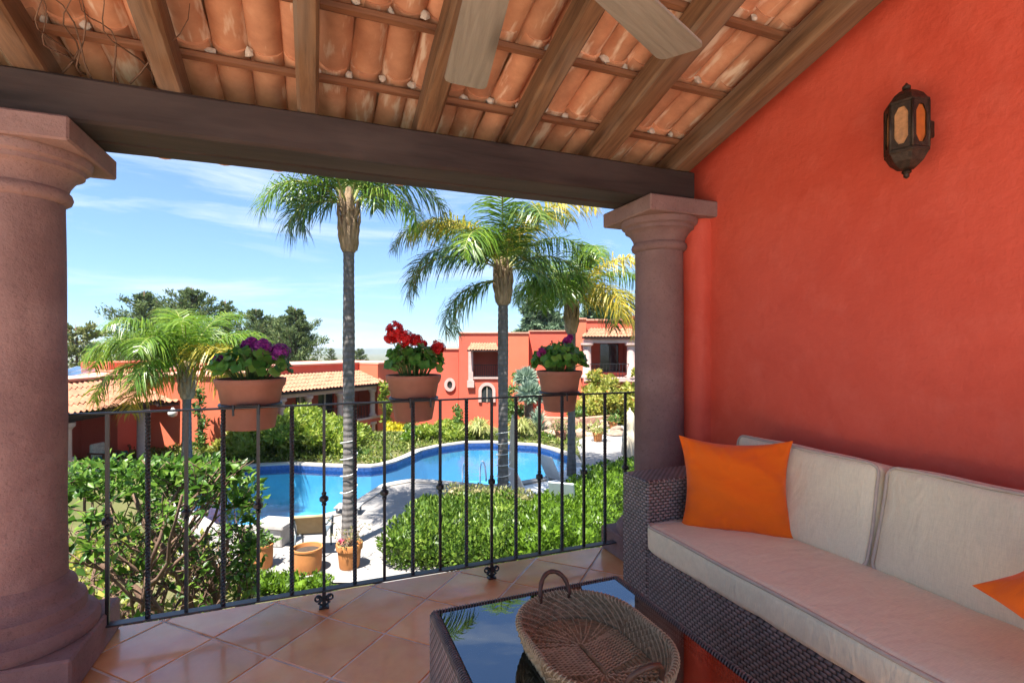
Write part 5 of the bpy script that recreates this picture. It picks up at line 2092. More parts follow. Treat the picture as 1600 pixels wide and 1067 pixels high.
put(roof_under(fC, ua, ub + 0.2, -0.3, -1.02, 1.79, -0.33), 'roof_deck', M['beam'], ch)
cu = [u_at(CO, CD, p, 0.1) for p in (482, 531, 582)] + [u_at(CO, CD, 440, 0.1)]
for i, u in enumerate(cu):
    round_col('column', fC, u, 0.1, -2.919, -1.33, 0.155, ch, M['stone_pale'])
    round_col('column', fC, u, 0.1, gC, -3.221, 0.17, ch, M['stone_pale'])
put(MB().box(cu[3] - 0.3, cu[2] + 0.25, 0.0, 0.2, -1.329, -1.13, fC), 'lintel', M['stone_pale'], ch)
for a, b in ((cu[3], cu[0]), (cu[0], cu[1]), (cu[1], cu[2])):
    small_rail(fC, a + 0.2, b - 0.2, 0.1, -2.915, -2.15, ch)
# arches of the lower storey
for a, b in ((cu[0], cu[1]), (cu[1], cu[2])):
    w_ = b - a - 0.3
    pts = [(a + 0.15 + w_ / 2 - w_ / 2 * math.cos(math.pi * k / 14), -3.95 + 0.62 * math.sin(math.pi * k / 14)) for k in range(15)]
    mb = MB()
    loop = [(a, -3.95), (a, -3.222), (b, -3.222), (b, -3.95)] + pts[::-1]
    vs = [fC(p[0], 0.02, p[1]) for p in loop] + [fC(p[0], 0.24, p[1]) for p in loop]
    tri = tessellate_polygon([[Vector((p[0], p[1], 0)) for p in loop]])
    m_ = len(loop)
    mb.add(vs, [tuple(t3) for t3 in tri] + [tuple(m_ + i for i in t3) for t3 in tri] + [(i, (i + 1) % m_, m_ + (i + 1) % m_, m_ + i) for i in range(m_)])
    put(mb, 'arch', M['house_red'], ch)
put(MB().box(6.76, 9.6, 0.25, 6.0, gC - 0.3, 0.10, fC), 'end_wall', M['house_red_lit'], ch)
put(MB().box(6.74, 9.65, 0.18, 6.05, 0.101, 0.19, fC), 'coping', M['coping_red'], ch)
put(MB().lathe([(0.06, 0), (0.06, 0.55), (0.09, 0.56), (0.09, 0.62)], tuple(fC(0.8, 3.0, 0.21)), 8), 'roof_vent', M['cream'], ch, 40)

# --- stepped house behind the middle palm
fT = lambda z: (lambda u, v_, w: tuple(Cm(u, z + v_, w)))


def U(px, z):
    return (px - CX) / FPX * z


gT = -5.2
th_ = thing('stepped_house', 'stepped red house with an arched window behind the middle palm', 'house', tuple(Cm(U(750, 37), 38, gT)))
z = 37.0
f_ = fT(z)
nu0, nu1, nw0, nw1 = U(738, z), U(778, z), hz(589, z), hz(549, z)
put(wall_open(f_, U(717, z), U(792, z), gT, hz(521, z), 0.0, 0.35, [(nu0, nu1, nw0, nw1)]), 'tower_wall', M['house_red'], th_)
put(MB().box(U(717, z) + 0.001, U(792, z) - 0.001, 1.6, 5.0, gT, hz(521, z) - 0.001, f_), 'niche_wall', M['house_red'], th_)
put(MB().box(U(717, z) + 0.001, nu0 - 0.3, 0.351, 1.599, gT, hz(521, z) - 0.002, f_), 'side_wall', M['house_red'], th_)
put(MB().box(nu1 + 0.3, U(792, z) - 0.001, 0.351, 1.599, gT, hz(521, z) - 0.002, f_), 'side_wall', M['house_red'], th_)
put(MB().box(nu0 - 0.29, nu1 + 0.29, 0.351, 1.599, nw0 - 0.2, nw0 - 0.01, f_), 'niche_floor', M['stone_pale'], th_)
put(MB().box(U(716, z), U(793, z), -0.08, 5.05, hz(521, z) + 0.001, hz(521, z) + 0.10, f_), 'coping', M['coping_red'], th_)
stuff(put(tile_field(f_, U(731, z), U(780, z), -0.75, hz(547, z), 0.0, hz(536, z), 0.25, 0.25, 0.2), 'canopy_tiles', M['house_tile'], th_, 60))
put(roof_under(f_, U(731, z), U(780, z), -0.72, hz(547, z) - 0.01, -0.002, hz(536, z) - 0.02, 0.08, 0.25, 0.25), 'canopy', M['beam'], th_)
put(MB().box(nu0 - 0.28, nu0 + 0.06, -0.14, 0.12, nw0 - 0.25, hz(548, z) - 0.06, f_), 'niche_pillar', M['stone_pale'], th_)
put(MB().box(nu0 - 0.36, nu0 + 0.14, -0.2, -0.001, nw0 - 0.75, nw0 - 0.251, f_), 'pillar_corbel', M['stone_pale'], th_)
put(MB().box(nu0 + 0.07, nu1 + 0.1, -0.10, 0.1, nw0 - 0.13, nw0 - 0.002, f_), 'sill', M['stone_pale'], th_)
small_rail(f_, nu0 + 0.08, nu1, -0.02, nw0, nw0 + 0.9, th_, 0.16)


def arch_shape(f_, uc, hw, w0, ws, v_, parent, oval=False):
    """arched (or oval) opening: dark pane and pale stone surround"""
    n_ = 14
    if oval:
        inner = [(uc + hw * math.cos(2 * math.pi * k / 20), ws + (ws - w0) * math.sin(2 * math.pi * k / 20)) for k in range(20)]
    else:
        inner = [(uc - hw, w0)] + [(uc - hw * math.cos(math.pi * k / n_), ws + hw * math.sin(math.pi * k / n_)) for k in range(n_ + 1)] + [(uc + hw, w0)]
    cx_ = uc
    cz_ = ws
    outer_ = [(cx_ + (p[0] - cx_) * (1 + 0.22 / hw), (cz_ + (p[1] - cz_) * (1 + 0.22 / max(0.3, hw)) if (oval or p[1] > w0 + 0.01) else p[1])) for p in inner]
    pane = put(MB().add([f_(p[0], v_ - 0.02, p[1]) for p in inner], [tuple(range(len(inner)))]), 'window', M['dark_glass'], parent)
    m_ = len(inner)
    vs = [f_(p[0], v_ - 0.12, p[1]) for p in inner] + [f_(p[0], v_ - 0.12, p[1]) for p in outer_] + [f_(p[0], v_ - 0.005, p[1]) for p in outer_] + [f_(p[0], v_ - 0.02, p[1]) for p in inner]
    fs = []
    rg = m_ if oval else m_ - 1
    for i in range(rg):
        j = (i + 1) % m_
        fs += [(i, j, m_ + j, m_ + i), (m_ + i, m_ + j, 2 * m_ + j, 2 * m_ + i), (3 * m_ + i, 3 * m_ + j, j, i)]
    put(MB().add(vs, fs), 'stone_surround', M['stone_pale'], pane)
    if not oval:
        put(MB().box(uc - 0.02, uc + 0.02, v_ - 0.06, v_ - 0.03, w0, ws + hw * 0.9, f_), 'glazing_bar', M['cream'], pane)


arch_shape(f_, U(761, z), 0.40, hz(628, z), hz(611, z), 0.0, th_)
z = 38.5
f_ = fT(z)
put(MB().box(U(640, z), U(716.5, z), 0, 4, gT, hz(546, z), f_), 'low_wall', M['house_red'], th_)
put(MB().box(U(639, z), U(716.6, z), -0.08, 4.05, hz(546, z) + 0.001, hz(546, z) + 0.09, f_), 'coping', M['coping_red'], th_)
arch_shape(f_, U(703, z), 0.20, hz(607, z), hz(601, z), 0.0, th_, True)
z = 36.4
f_ = fT(z)
put(MB().box(U(793, z), U(826, z), 0, 4, gT, hz(521, z), f_), 'bay_wall', M['house_red_lit'], th_)
put(MB().box(U(792.5, z), U(827, z), -0.08, 4.05, hz(521, z) + 0.001, hz(521, z) + 0.09, f_), 'coping', M['coping_red'], th_)
z = 38.0
f_ = fT(z)
put(MB().box(U(826.5, z), U(915, z), 0, 4, gT, hz(518, z), f_), 'long_wall', M['house_red'], th_)
put(MB().box(U(827.5, z), U(916, z), -0.08, 4.05, hz(518, z) + 0.001, hz(518, z) + 0.09, f_), 'coping', M['coping_red'], th_)
put(MB().lathe([(0.06, 0), (0.06, 0.1)], tuple(Cm(U(862, z), z - 0.04, hz(534, z))), 8), 'rain_spout', M['iron'], th_)

# --- house on the right with the pillared loggia
rh = thing('loggia_house', 'red house with a tiled upper loggia beside the yellowing palm', 'house', tuple(Cm(U(950, 33), 34, gT)))
z = 32.2
f_ = fT(z)
put(MB().box(U(900, z), U(916, z), 0, 5, gT, hz(499, z), f_), 'side_wall', M['house_red_lit'], rh)
put(MB().box(U(899.5, z), U(916.5, z), -0.08, 5.05, hz(499, z) + 0.001, hz(499, z) + 0.09, f_), 'coping', M['coping_red'], rh)
z = 33.0
f_ = fT(z)
ou0, ou1, ow0, ow1 = U(920, z), U(984, z), hz(582, z), hz(532, z)
lw = (U(942, z), U(959, z), hz(640, z), hz(620, z))
put(wall_open(f_, U(916.3, z), U(1100, z), gT, hz(501, z), 0, 0.4, [(ou0, ou1, ow0, ow1)]), 'front_wall', M['house_red'], rh)
put(MB().box(U(917, z), U(1100, z), 2.0, 5.0, gT, hz(501, z) - 0.003, f_), 'loggia_wall', M['house_red'], rh)
put(MB().box(U(917, z), ou0 - 0.001, 0.401, 1.999, gT, hz(501, z) - 0.003, f_), 'side_wall', M['house_red'], rh)
put(MB().box(ou1 + 0.001, U(1000, z), 0.401, 1.999, gT, hz(501, z) - 0.003, f_), 'side_wall', M['house_red'], rh)
put(MB().box(ou0, ou1, 0.401, 1.999, ow0 - 0.25, ow0 - 0.01, f_), 'loggia_floor', M['stone_pale'], rh)
put(MB().box(U(916, z), U(1101, z), -0.08, 5.05, hz(501, z) + 0.001, hz(501, z) + 0.1, f_), 'coping', M['coping_red'], rh)
put(MB().box(U(985, z), U(1101, z), -0.3, 3.0, hz(501, z) + 0.101, hz(496, z) + 0.1, f_), 'roof_parapet', M['house_red'], rh)
stuff(put(tile_field(f_, U(904, z), U(992, z), -1.3, hz(527, z), 0.0, hz(513, z), 0.3, 0.75, 0.2), 'canopy_tiles', M['house_tile'], rh, 60))
put(roof_under(f_, U(905, z), U(991, z), -1.25, hz(527, z) - 0.01, -0.002, hz(513, z) - 0.02, 0.1, 0.3, 0.7), 'canopy', M['beam'], rh)
put(MB().box(U(908, z), U(989, z), -1.05, -0.75, hz(536, z), hz(530, z) - 0.02, f_), 'canopy_beam', M['stone_pale'], rh)
for p in (914, 981):
    round_col('column', f_, U(p, z), -0.9, ow0 - 0.28, hz(536, z) - 0.001, 0.27, rh, M['stone_pale'])
    put(MB().box(U(p, z) - 0.3, U(p, z) + 0.3, -1.2, -0.6, gT, ow0 - 0.281, f_), 'pillar', M['house_red'], rh)
put(MB().box(U(908, z), U(988, z), -1.25, -0.003, ow0 - 0.5, ow0 - 0.282, f_), 'balcony_slab', M['stone_pale'], rh)
small_rail(f_, U(918, z), U(977, z), -1.1, ow0 - 0.28, ow0 + 0.62, rh, 0.2)
dd = put(MB().box(U(946, z), U(976, z), 1.93, 1.99, ow0, hz(537, z), f_), 'glass_door', M['dark_glass'], rh)
put(MB().box(U(960.5, z), U(962, z), 1.88, 1.929, ow0, hz(537, z), f_), 'door_frame', M['iron'], dd)
win(f_, *lw, 0.0, rh, M['cream'], 2)

# ------------------------------------------------------------------ garden planting
def at_ground(px, z):
    return terrain((px - CX) / FPX * z, z)


def gm(px, z, wpx, py_top, n, seed, depth=None):
    """mound standing on the land at (px, z), reaching photo row py_top"""
    g = at_ground(px, z)
    pyb = CY + (CAMZ - g) * FPX / z
    return mound(px, pyb, z, wpx, pyb - py_top, n, seed, depth=depth)


shrub('lime_shrub', 'broad lime green shrub across the pool behind the tall palm', 'shrub', gm(470, 19.6, 185, 634, 40, 1, 3.2), M['lime'], 170, 0.17)
shrub('lime_shrub', 'yellowish shrub at the end of the broad lime shrub, under the purple geranium pot', 'shrub', gm(382, 20.0, 75, 668, 14, 2, 2.0), M['yellow_green'], 170, 0.17)
for i in range(7):
    shrub('low_hedge', 'low clipped hedge plant along the far pool edge', 'hedge', gm(372 + i * 31, 18.6, 36, 705 + (i % 3), 6, 20 + i, 0.9), M['lime' if i % 3 else 'mid_green'], 260, 0.11, group='low hedge plants along the far pool edge')
for i in range(4):
    shrub('border_plant', 'small green border plant along the curving pool edge', 'plant', gm(570 + i * 24, 19.2 + i * 0.8, 30, 704 - i * 5, 6, 40 + i, 0.9), M['hedge'], 240, 0.12, group='border plants along the curved pool edge')
for i, (px, zz, w, top, mt, lab) in enumerate((
        (556, 20.5, 60, 690, 'hedge', 'green bed shrub between the tall palm trunk and the arcade column'),
        (600, 23.0, 50, 684, 'hedge_bright', 'green bed shrub under the end wall vine'),
        (632, 21.6, 46, 686, 'lime', 'lime bed shrub where the pool edge curves back'),
        (575, 24.5, 50, 682, 'mid_green', 'dark bed shrub before the arcade columns'),
        (660, 24.0, 60, 672, 'hedge', 'green bed shrub before the low red wall'),
        (730, 24.0, 40, 664, 'lime', 'lime bed shrub behind the straw grass tuft'))):
    shrub('bed_shrub', lab, 'shrub', gm(px, zz, w, top, 12, 70 + i, 2.2), M[mt], 170, 0.13)
shrub('flowering_shrub', 'bright yellow flowering shrub beside the arcade house corner', 'shrub', gm(615, 26.5, 40, 654, 9, 51, 2), M['yellow_flower'], 160, 0.15)
shrub('round_shrub', 'dark green shrub below the pot with scarlet flowers', 'shrub', gm(642, 25.5, 34, 652, 8, 52, 2), M['mid_green'], 160, 0.15)
shrub('round_shrub', 'rounded green bush in front of the oval window wall', 'shrub', gm(711, 32.0, 32, 630, 10, 53, 2), M['mid_green'], 120, 0.18)
shrub('clipped_mound', 'bright green clipped mound behind the pool under the tower house', 'shrub', gm(690, 22.5, 100, 656, 22, 54, 2.0), M['lime'], 170, 0.14)
shrub('clipped_mound', 'green mound between the bright clipped mound and the scarlet geranium pot', 'shrub', gm(652, 22.0, 50, 668, 12, 55, 2.0), M['hedge_bright'], 170, 0.14)
shrub('tall_shrub', 'tall shrub with orange tinged leaves between the middle palm and the pale succulents', 'shrub', gm(804, 28.0, 38, 566, 16, 56, 2), M['mid_green'], 110, 0.2, extra=(M['orange_flower'], 12, 0.2))
shrub('golden_shrub', 'large golden green shrub growing below the loggia railing', 'shrub', gm(945, 27.0, 92, 568, 34, 57, 3), M['yellow_green'], 110, 0.22, extra=(M['orange_flower'], 9, 0.2))
shrub('golden_shrub', 'golden shrub partly hidden by the stone column, past the loggia house', 'shrub', gm(1000, 26.0, 50, 572, 16, 58, 3), M['yellow_green'], 110, 0.22)
shrub('terrace_shrub', 'dark shrub on the stone terrace below the golden shrub', 'shrub', gm(908, 25.0, 34, 634, 8, 59, 1.5), M['mid_green'], 150, 0.16)
shrub('terrace_shrub', 'dark green bush behind the pale agave beside the middle palm', 'shrub', gm(806, 25.0, 30, 626, 8, 60, 1.5), M['mid_green'], 150, 0.16)
shrub('terrace_shrub', 'low green plant at the pool end beside the terracotta pots', 'shrub', gm(848, 22.3, 36, 676, 7, 61, 1.0), M['hedge'], 200, 0.13)


def rosette(name, label, px, z, py_top, wpx, n, mat, seed, width=0.05, droop=0.5, cat='plant', group=None):
    """spray of strap leaves from one base"""
    R_ = random.Random(seed)
    g = at_ground(px, z)
    b = Wp(px, 600, z)
    b.z = g
    H = hz(py_top, z) - g
    W_ = wpx / FPX * z / 2
    T = thing(name, label, cat, tuple(b), 0, group)
    mb = MB()
    for i in range(n):
        a = R_.uniform(0, 2 * math.pi)
        out_ = W_ * R_.uniform(0.15, 1.0)
        hh = H * R_.uniform(0.55, 1.0) * (1 - 0.35 * out_ / W_)
        d = Vector((math.cos(a), math.sin(a), 0))
        s = Vector((-math.sin(a), math.cos(a), 0)) * width / 2
        pts = []
        for k in range(5):
            q = k / 4
            pts.append(d * (out_ * q ** 1.3) + Vector((0, 0, hh * (1 - (1 - q) ** 1.8) - droop * hh * max(0, q - 0.6) ** 2 * 3)))
        vs = []
        for k, p in enumerate(pts):
            ww = (0.7, 1.0, 0.9, 0.6, 0.05)[k]
            vs += [p + s * ww, p - s * ww]
        mb.add(vs, [(2 * k, 2 * k + 1, 2 * k + 3, 2 * k + 2) for k in range(4)])
    put(mb, 'leaf_spray', mat, T, None, world=False)
    put(MB().lathe([(0.12, -0.05), (0.16, 0.05), (0.05, 0.2)], n=10), 'root_crown', M['bark'], T, 40, world=False)
    return T


rosette('fountain_grass', 'tall straw coloured grass tuft below the arched window at the pool end', 748, 22.0, 640, 75, 260, M['grass_blade'], 1, 0.05, 0.9)
rosette('fountain_grass', 'tall straw coloured grass tuft below the pale ball shaped succulents', 815, 22.2, 640, 70, 260, M['grass_blade'], 2, 0.05, 0.9)
rosette('yucca', 'spiky grey green yucca in front of the pale agave', 842, 23.5, 625, 50, 110, M['agave'], 3, 0.09, 0.1)
rosette('yucca', 'small yucca on the rocky terrace behind the far terracotta pots', 905, 23.2, 652, 40, 90, M['grass_blade'], 4, 0.06, 0.2)


def agave(label, px, z, py_c, rpx, seed, py_base):
    R_ = random.Random(seed)
    c = Wp(px, py_c, z)
    r = rpx / FPX * z
    g = at_ground(px, z)
    T = thing('pale_agave', label, 'succulent', (c.x, c.y, g), 0, 'pale round succulents in the garden bed')
    put(MB().tube([(0, 0, -0.05), (0.05, 0, (c.z - g) * 0.5), (0, 0, c.z - g)], [0.18, 0.15, 0.12], 10), 'trunk', M['bark'], T, 180, world=False)
    n_ = 420
    d = rnd_dirs(n_)
    d[:, 2] = np.where(d[:, 2] < -0.5, -d[:, 2], d[:, 2])
    P = np.tile([[0, 0, c.z - g]], (n_, 1)) + d * r * 0.25
    V, Fa = leaves(P, d + 0.1 * rnd_dirs(n_), rnd_dirs(n_), r * (0.7 + 0.2 * nr.random(n_)), r * 0.13)
    link('leaf_rosette', mesh_np('leaf_rosette', V, Fa), M['agave'], T)
    put(MB().blob((0, 0, c.z - g), r * 0.55, seed, 2, 0.1), 'heart', M['agave'], T, None, world=False)


agave('pale ball shaped succulent on a stem, higher one beside the middle palm', 822, 26.0, 592, 20, 1, 0)
agave('pale ball shaped succulent on a stem, lower one beside the middle palm', 828, 25.0, 618, 24, 2, 0)

# vines on the houses
def vine_on(label, px, py0, py1, wpx, z, mat, seed, size=0.16):
    R_ = random.Random(seed)
    lumps = []
    k = int((py1 - py0) / 9)
    for i in range(k):
        c = Wp(px + R_.uniform(-0.3, 0.3) * wpx, py0 + (py1 - py0) * (i + 0.5) / k, z)
        r = wpx / FPX * z * R_.uniform(0.25, 0.5)
        lumps.append((tuple(c), (r, r, r * 1.1)))
    return shrub('climbing_vine', label, 'vine', lumps, mat, 150, size)


vine_on('climbing vine on the orange wall beside the short palm trunk', 313, 606, 708, 15, 19.3, M['mid_green'], 3, 0.14)
vine_on('yellow green vine on the end wall of the arcade house', 602, 598, 660, 17, 29.6, M['lime'], 4, 0.2)

# leafy ground cover in the beds beyond the pool
def inside(poly, x, y):
    c_ = False
    j = len(poly) - 1
    for i in range(len(poly)):
        if (poly[i][1] > y) != (poly[j][1] > y) and x < (poly[j][0] - poly[i][0]) * (y - poly[i][1]) / (poly[j][1] - poly[i][1]) + poly[i][0]:
            c_ = not c_
        j = i
    return c_


keep_out = offset(pool, 0.5)
Pg = []
R_ = random.Random(77)
while len(Pg) < 26000:
    z = R_.uniform(15.5, 29.0)
    px = R_.uniform(180, 900)
    p = Wp(px, 600, z)
    if inside(keep_out, p.x, p.y) or inside(deck, p.x, p.y):
        continue
    k = noise.noise(Vector((p.x * 0.6, p.y * 0.6, 2.0)))
    g = at_ground(px, z)
    for q in range(3):
        Pg.append((p.x + R_.gauss(0, 0.1), p.y + R_.gauss(0, 0.1), g + max(0.0, 0.10 + 0.28 * k) * R_.random()))
Pg = np.array(Pg)
V, Fa = leaves(Pg, rnd_dirs(len(Pg)) * 0.8 + np.array([[0, 0, 0.7]]), rnd_dirs(len(Pg)) + np.array([[0, 0, 1.0]]), 0.16 * (0.6 + 0.8 * nr.random(len(Pg))), 0.07)
gc = stuff(link('ground_cover', mesh_np('ground_cover', V, Fa), M['ground_cover']))
tag(gc, 'low leafy ground cover in the beds beyond the pool', 'ground cover')

# ------------------------------------------------------------------ near hedges
def hedge(label, cells, mat, dens, size, seed, extra=None, name='clipped_hedge'):
    R_ = random.Random(seed)
    lumps = []
    for px, z, top, r in cells:
        b = Wp(px, 600, z)
        lumps.append(((b.x + R_.uniform(-0.1, 0.1), b.y + R_.uniform(-0.1, 0.1), DECK + top - r * 0.8), (r * R_.uniform(0.95, 1.2), r * R_.uniform(0.95, 1.2), r * R_.uniform(0.75, 0.95))))
        lumps.append(((b.x + R_.uniform(-0.1, 0.1), b.y, DECK + r * 0.55), (r * 1.05, r * 1.05, r * 0.75)))
    return shrub(name, label, 'hedge', lumps, mat, dens, size, 0.42, 0.7, extra=extra, core=0.7)


cells = []
R_ = random.Random(5)
for z in (9.5, 10.0, 10.6, 11.1):
    x0 = 648 + (z - 9.4) * 18
    px = x0
    while px < 812:
        cells.append((px + R_.uniform(-8, 8), z, 0.72 + R_.uniform(-0.10, 0.10), R_.uniform(0.42, 0.55)))
        px += 36
hedge('broad green hedge below the railing beside the pool deck', cells, M['hedge'], 520, 0.086, 1)
cells = [(px, z, 0.82, 0.26) for px, z in ((706, 11.5), (726, 11.45), (746, 11.5), (768, 11.4), (790, 11.3), (815, 11.2))]
hedge('dry flowering shrub strip along the back of the green hedge', cells, M['hedge_dry'], 420, 0.075, 2, name='dry_shrub')
cells = []
for z, a, b in ((9.4, 838, 920), (10.0, 826, 925), (10.6, 838, 925), (11.2, 855, 932), (11.9, 880, 960), (12.6, 905, 990), (13.3, 930, 1015), (14.0, 955, 1030), (14.6, 975, 1040)):
    px = a
    while px <= b:
        cells.append((px + R_.uniform(-6, 6), z, 0.74 + R_.uniform(-0.08, 0.10), R_.uniform(0.40, 0.5)))
        px += 33
hedge('vivid green hedge running back towards the folded parasol', cells, M['hedge_bright'], 520, 0.082, 3)
cells = [(385 + 15 * i + R_.uniform(-6, 6), 8.35 + 0.14 * (i % 2), 0.14 + 0.05 * (i % 3), 0.15) for i in range(9)]
hedge('low leafy plants at the foot of the balcony by the deck', cells, M['hedge_bright'], 500, 0.07, 4, name='low_planting')

# ------------------------------------------------------------------ woody shrub right outside the railing
ws_b = Wp(235, 600, 4.9)
ws = thing('woody_shrub', 'tall woody shrub with tangled brown branches outside the railing beside the column', 'shrub', (ws_b.x, ws_b.y, DECK))
R_ = random.Random(99)
wood, LP, LA, LN = MB(), [], [], []


def grow(p, d, L, r, lev, px_lim=(90, 415)):
    n_ = 6
    pts = [p.copy()]
    rs = [r]
    for i in range(n_):
        d = (d + Vector((R_.gauss(0, 0.16), R_.gauss(0, 0.16), R_.gauss(0.03, 0.12)))).normalized()
        p = p + d * (L / n_)
        pts.append(p.copy())
        rs.append(r * (1 - 0.6 * (i + 1) / n_))
    keep_n = n_
    for i, q_ in enumerate(pts):
        dz_ = q_.x * FX + q_.y * FY
        lim = hz(718, dz_)
        px_ = CX + FPX * (q_.x * RX + q_.y * RY) / max(dz_, 0.1)
        if q_.z > lim or dz_ < 3.5 or px_ > 398:
            keep_n = i - 1
            break
    if keep_n < 1:
        return
    pts, rs = pts[:keep_n + 1], rs[:keep_n + 1]
    n_ = keep_n
    wood.tube(pts, rs, 6 if lev < 2 else 4)
    if lev < 3:
        for k in range((4, 5, 4)[lev]):
            q = R_.uniform(0.3, 1.0)
            i = min(n_ - 1, int(q * n_))
            b = pts[i].lerp(pts[i + 1], q * n_ - i if q < 1 else 0)
            nd = (d + Vector((R_.gauss(0, 0.75), R_.gauss(0, 0.75), R_.gauss(0.25, 0.45)))).normalized()
            grow(b, nd, L * R_.uniform(0.38, 0.6), r * R_.uniform(0.38, 0.55), lev + 1)
    if lev >= 2:
        m = 5 if lev == 2 else 7
        for k in range(m):
            q = R_.uniform(0.35, 1.0)
            i = min(n_ - 1, int(q * n_))
            b = pts[i]
            h = b.z
            # bare inside, leafy at the top and on the outside
            keep = 1.0 if h > -0.22 else 0.42 if h > -0.6 else 0.3
            if R_.random() > keep:
                continue
            LP.append(tuple(b))
            LA.append((R_.gauss(0, 0.7), R_.gauss(0, 0.7), R_.gauss(0.1, 0.5)))
            LN.append((R_.gauss(0, 0.5), R_.gauss(0, 0.5), 1.0))


for i in range(11):
    px = 100 + i * 29 + R_.uniform(-12, 12)
    z = 4.5 + R_.uniform(-0.4, 0.7)
    b = Wp(235 + (px - 235) * 0.55, 600, z + 0.2)
    b.z = DECK
    tip = Wp(px, 800 + R_.uniform(-20, 40), z)
    v_ = tip - b
    grow(b, v_.normalized(), v_.length * 0.95, 0.034, 0)
# leaning thick limbs seen through the bars
for (a0, a1, zz, rr) in (((300, 960), (205, 760), 4.6, 0.04), ((250, 980), (120, 830), 4.4, 0.035), ((345, 960), (250, 750), 4.8, 0.03), ((280, 990), (300, 770), 4.5, 0.03), ((190, 960), (330, 790), 4.9, 0.025)):
    pa, pb = Wp(*a0, zz), Wp(*a1, zz)
    low = Vector((ws_b.x, ws_b.y, DECK)).lerp(pa, 0.15)
    pts = [low, pa.lerp(low, 0.4), pa, pa.lerp(pb, 0.35) + Vector((0.04, 0, 0.03)), pa.lerp(pb, 0.7) - Vector((0.03, 0, 0)), pb]
    wood.tube(pts, [rr * 1.3, rr * 1.15, rr, rr * 0.85, rr * 0.65, rr * 0.35], 8)
put(wood, 'branches', M['bark'], ws, 180)
LP, LA, LN = np.array(LP), np.array(LA), np.array(LN)
n_ = len(LP)
Ls = 0.085 * (0.65 + 0.7 * nr.random(n_))
V, Fa = leaves(LP - np.array(ws.location), LA, LN, Ls, Ls * 0.52)
link('foliage', mesh_np('foliage', V, Fa), M['shrub_leaf'], ws)
# leafy crown along the top and the right flank
lumps = []
for i in range(26):
    px = 112 + i * 10.6
    top = 722 + 10 * math.sin(i * 0.9) + (0 if px < 345 else (px - 345) * 0.9)
    z = 4.6 + 0.35 * math.sin(i * 1.7)
    c = Wp(px, top + 22, z)
    lumps.append(((c.x, c.y, c.z), (0.16, 0.2, 0.13)))
for i in range(9):
    c = Wp(385 + 10 * math.sin(i * 2), 770 + i * 18, 4.7)
    lumps.append(((c.x, c.y, c.z), (0.10, 0.15, 0.13)))
V, Fa = lump_leaves(lumps, 240, 0.068, 0.52, 0.3, 0.8)
link('crown', mesh_np('crown', V - np.array(ws.location), Fa), M['shrub_leaf'], ws)
# undergrowth behind the bare branches
lumps = []
for i in range(12):
    c = Wp(100 + i * 20, 850 + 30 * math.sin(i * 1.3), 6.0 + 0.5 * math.sin(i * 2.1))
    lumps.append(((c.x, c.y, c.z - 0.6), (0.42, 0.42, 0.55)))
us_ = shrub('undergrowth_shrub', 'leafy sunlit shrub behind the tangled brown branches', 'shrub', lumps, M['yellow_green'], 150, 0.09, 0.5, 0.4, core=0)

# ------------------------------------------------------------------ deck furniture and pots
def deck_chair(name, label, cat, px, z, rot, kind, group=None):
    b = Wp(px, 600, z)
    T = thing(name, label, cat, (b.x, b.y, DECK + 0.005), rot, group)
    return T


def tubes(T, name, mat, paths, r=0.016, parent=None):
    for p in paths:
        put(MB().tube(p, r, 6), name, mat, parent or T, 180, world=False)


# tan sling chair, seen from behind; local +y points away from the viewer
T = deck_chair('sling_chair', 'tan sling chair with a slate frame facing the pool', 'chair', 489, 9.85, -PSI + rad(8), 0)
w_ = 0.27
tubes(T, 'side_frame', M['slate_frame'], [[(s * w_, -0.28, 0.0), (s * w_, -0.20, 0.42), (s * w_, 0.30, 0.40), (s * w_, 0.34, 0.0)] for s in (-1, 1)])
tubes(T, 'arm_rest', M['slate_frame'], [[(s * (w_ + 0.03), -0.24, 0.62), (s * (w_ + 0.04), 0.28, 0.60), (s * (w_ + 0.02), 0.32, 0.2)] for s in (-1, 1)], 0.022)
tubes(T, 'back_post', M['slate_frame'], [[(s * w_, -0.12, 0.36), (s * w_, -0.34, 0.82)] for s in (-1, 1)], 0.018)
tubes(T, 'cross_bar', M['slate_frame'], [[(-w_, -0.26, 0.12), (w_, -0.26, 0.12)], [(-w_, -0.34, 0.82), (w_, -0.34, 0.82)]], 0.016)
sl = MB()
for k in range(8):
    q0, q1 = k / 8, (k + 1) / 8
    def sp(q):
        return (-0.12 - 0.22 * q + 0.03 * math.sin(q * math.pi), 0.40 + 0.42 * q)
    (y0, z0), (y1, z1) = sp(q0), sp(q1)
    sl.add([(-w_ + 0.01, y0, z0), (w_ - 0.01, y0, z0), (w_ - 0.01, y1, z1), (-w_ + 0.01, y1, z1)], [(0, 1, 2, 3)])
sl.tube([(-w_ + 0.01, -0.345, 0.80), (w_ - 0.01, -0.345, 0.80)], 0.03, 8)
put(sl, 'sling_back', M['sling'], T, 180, world=False)
put(MB().bbox(-w_ + 0.01, w_ - 0.01, -0.14, 0.32, 0.385, 0.4, 0.004), 'sling_seat', M['slate_frame'], T, None, world=False)

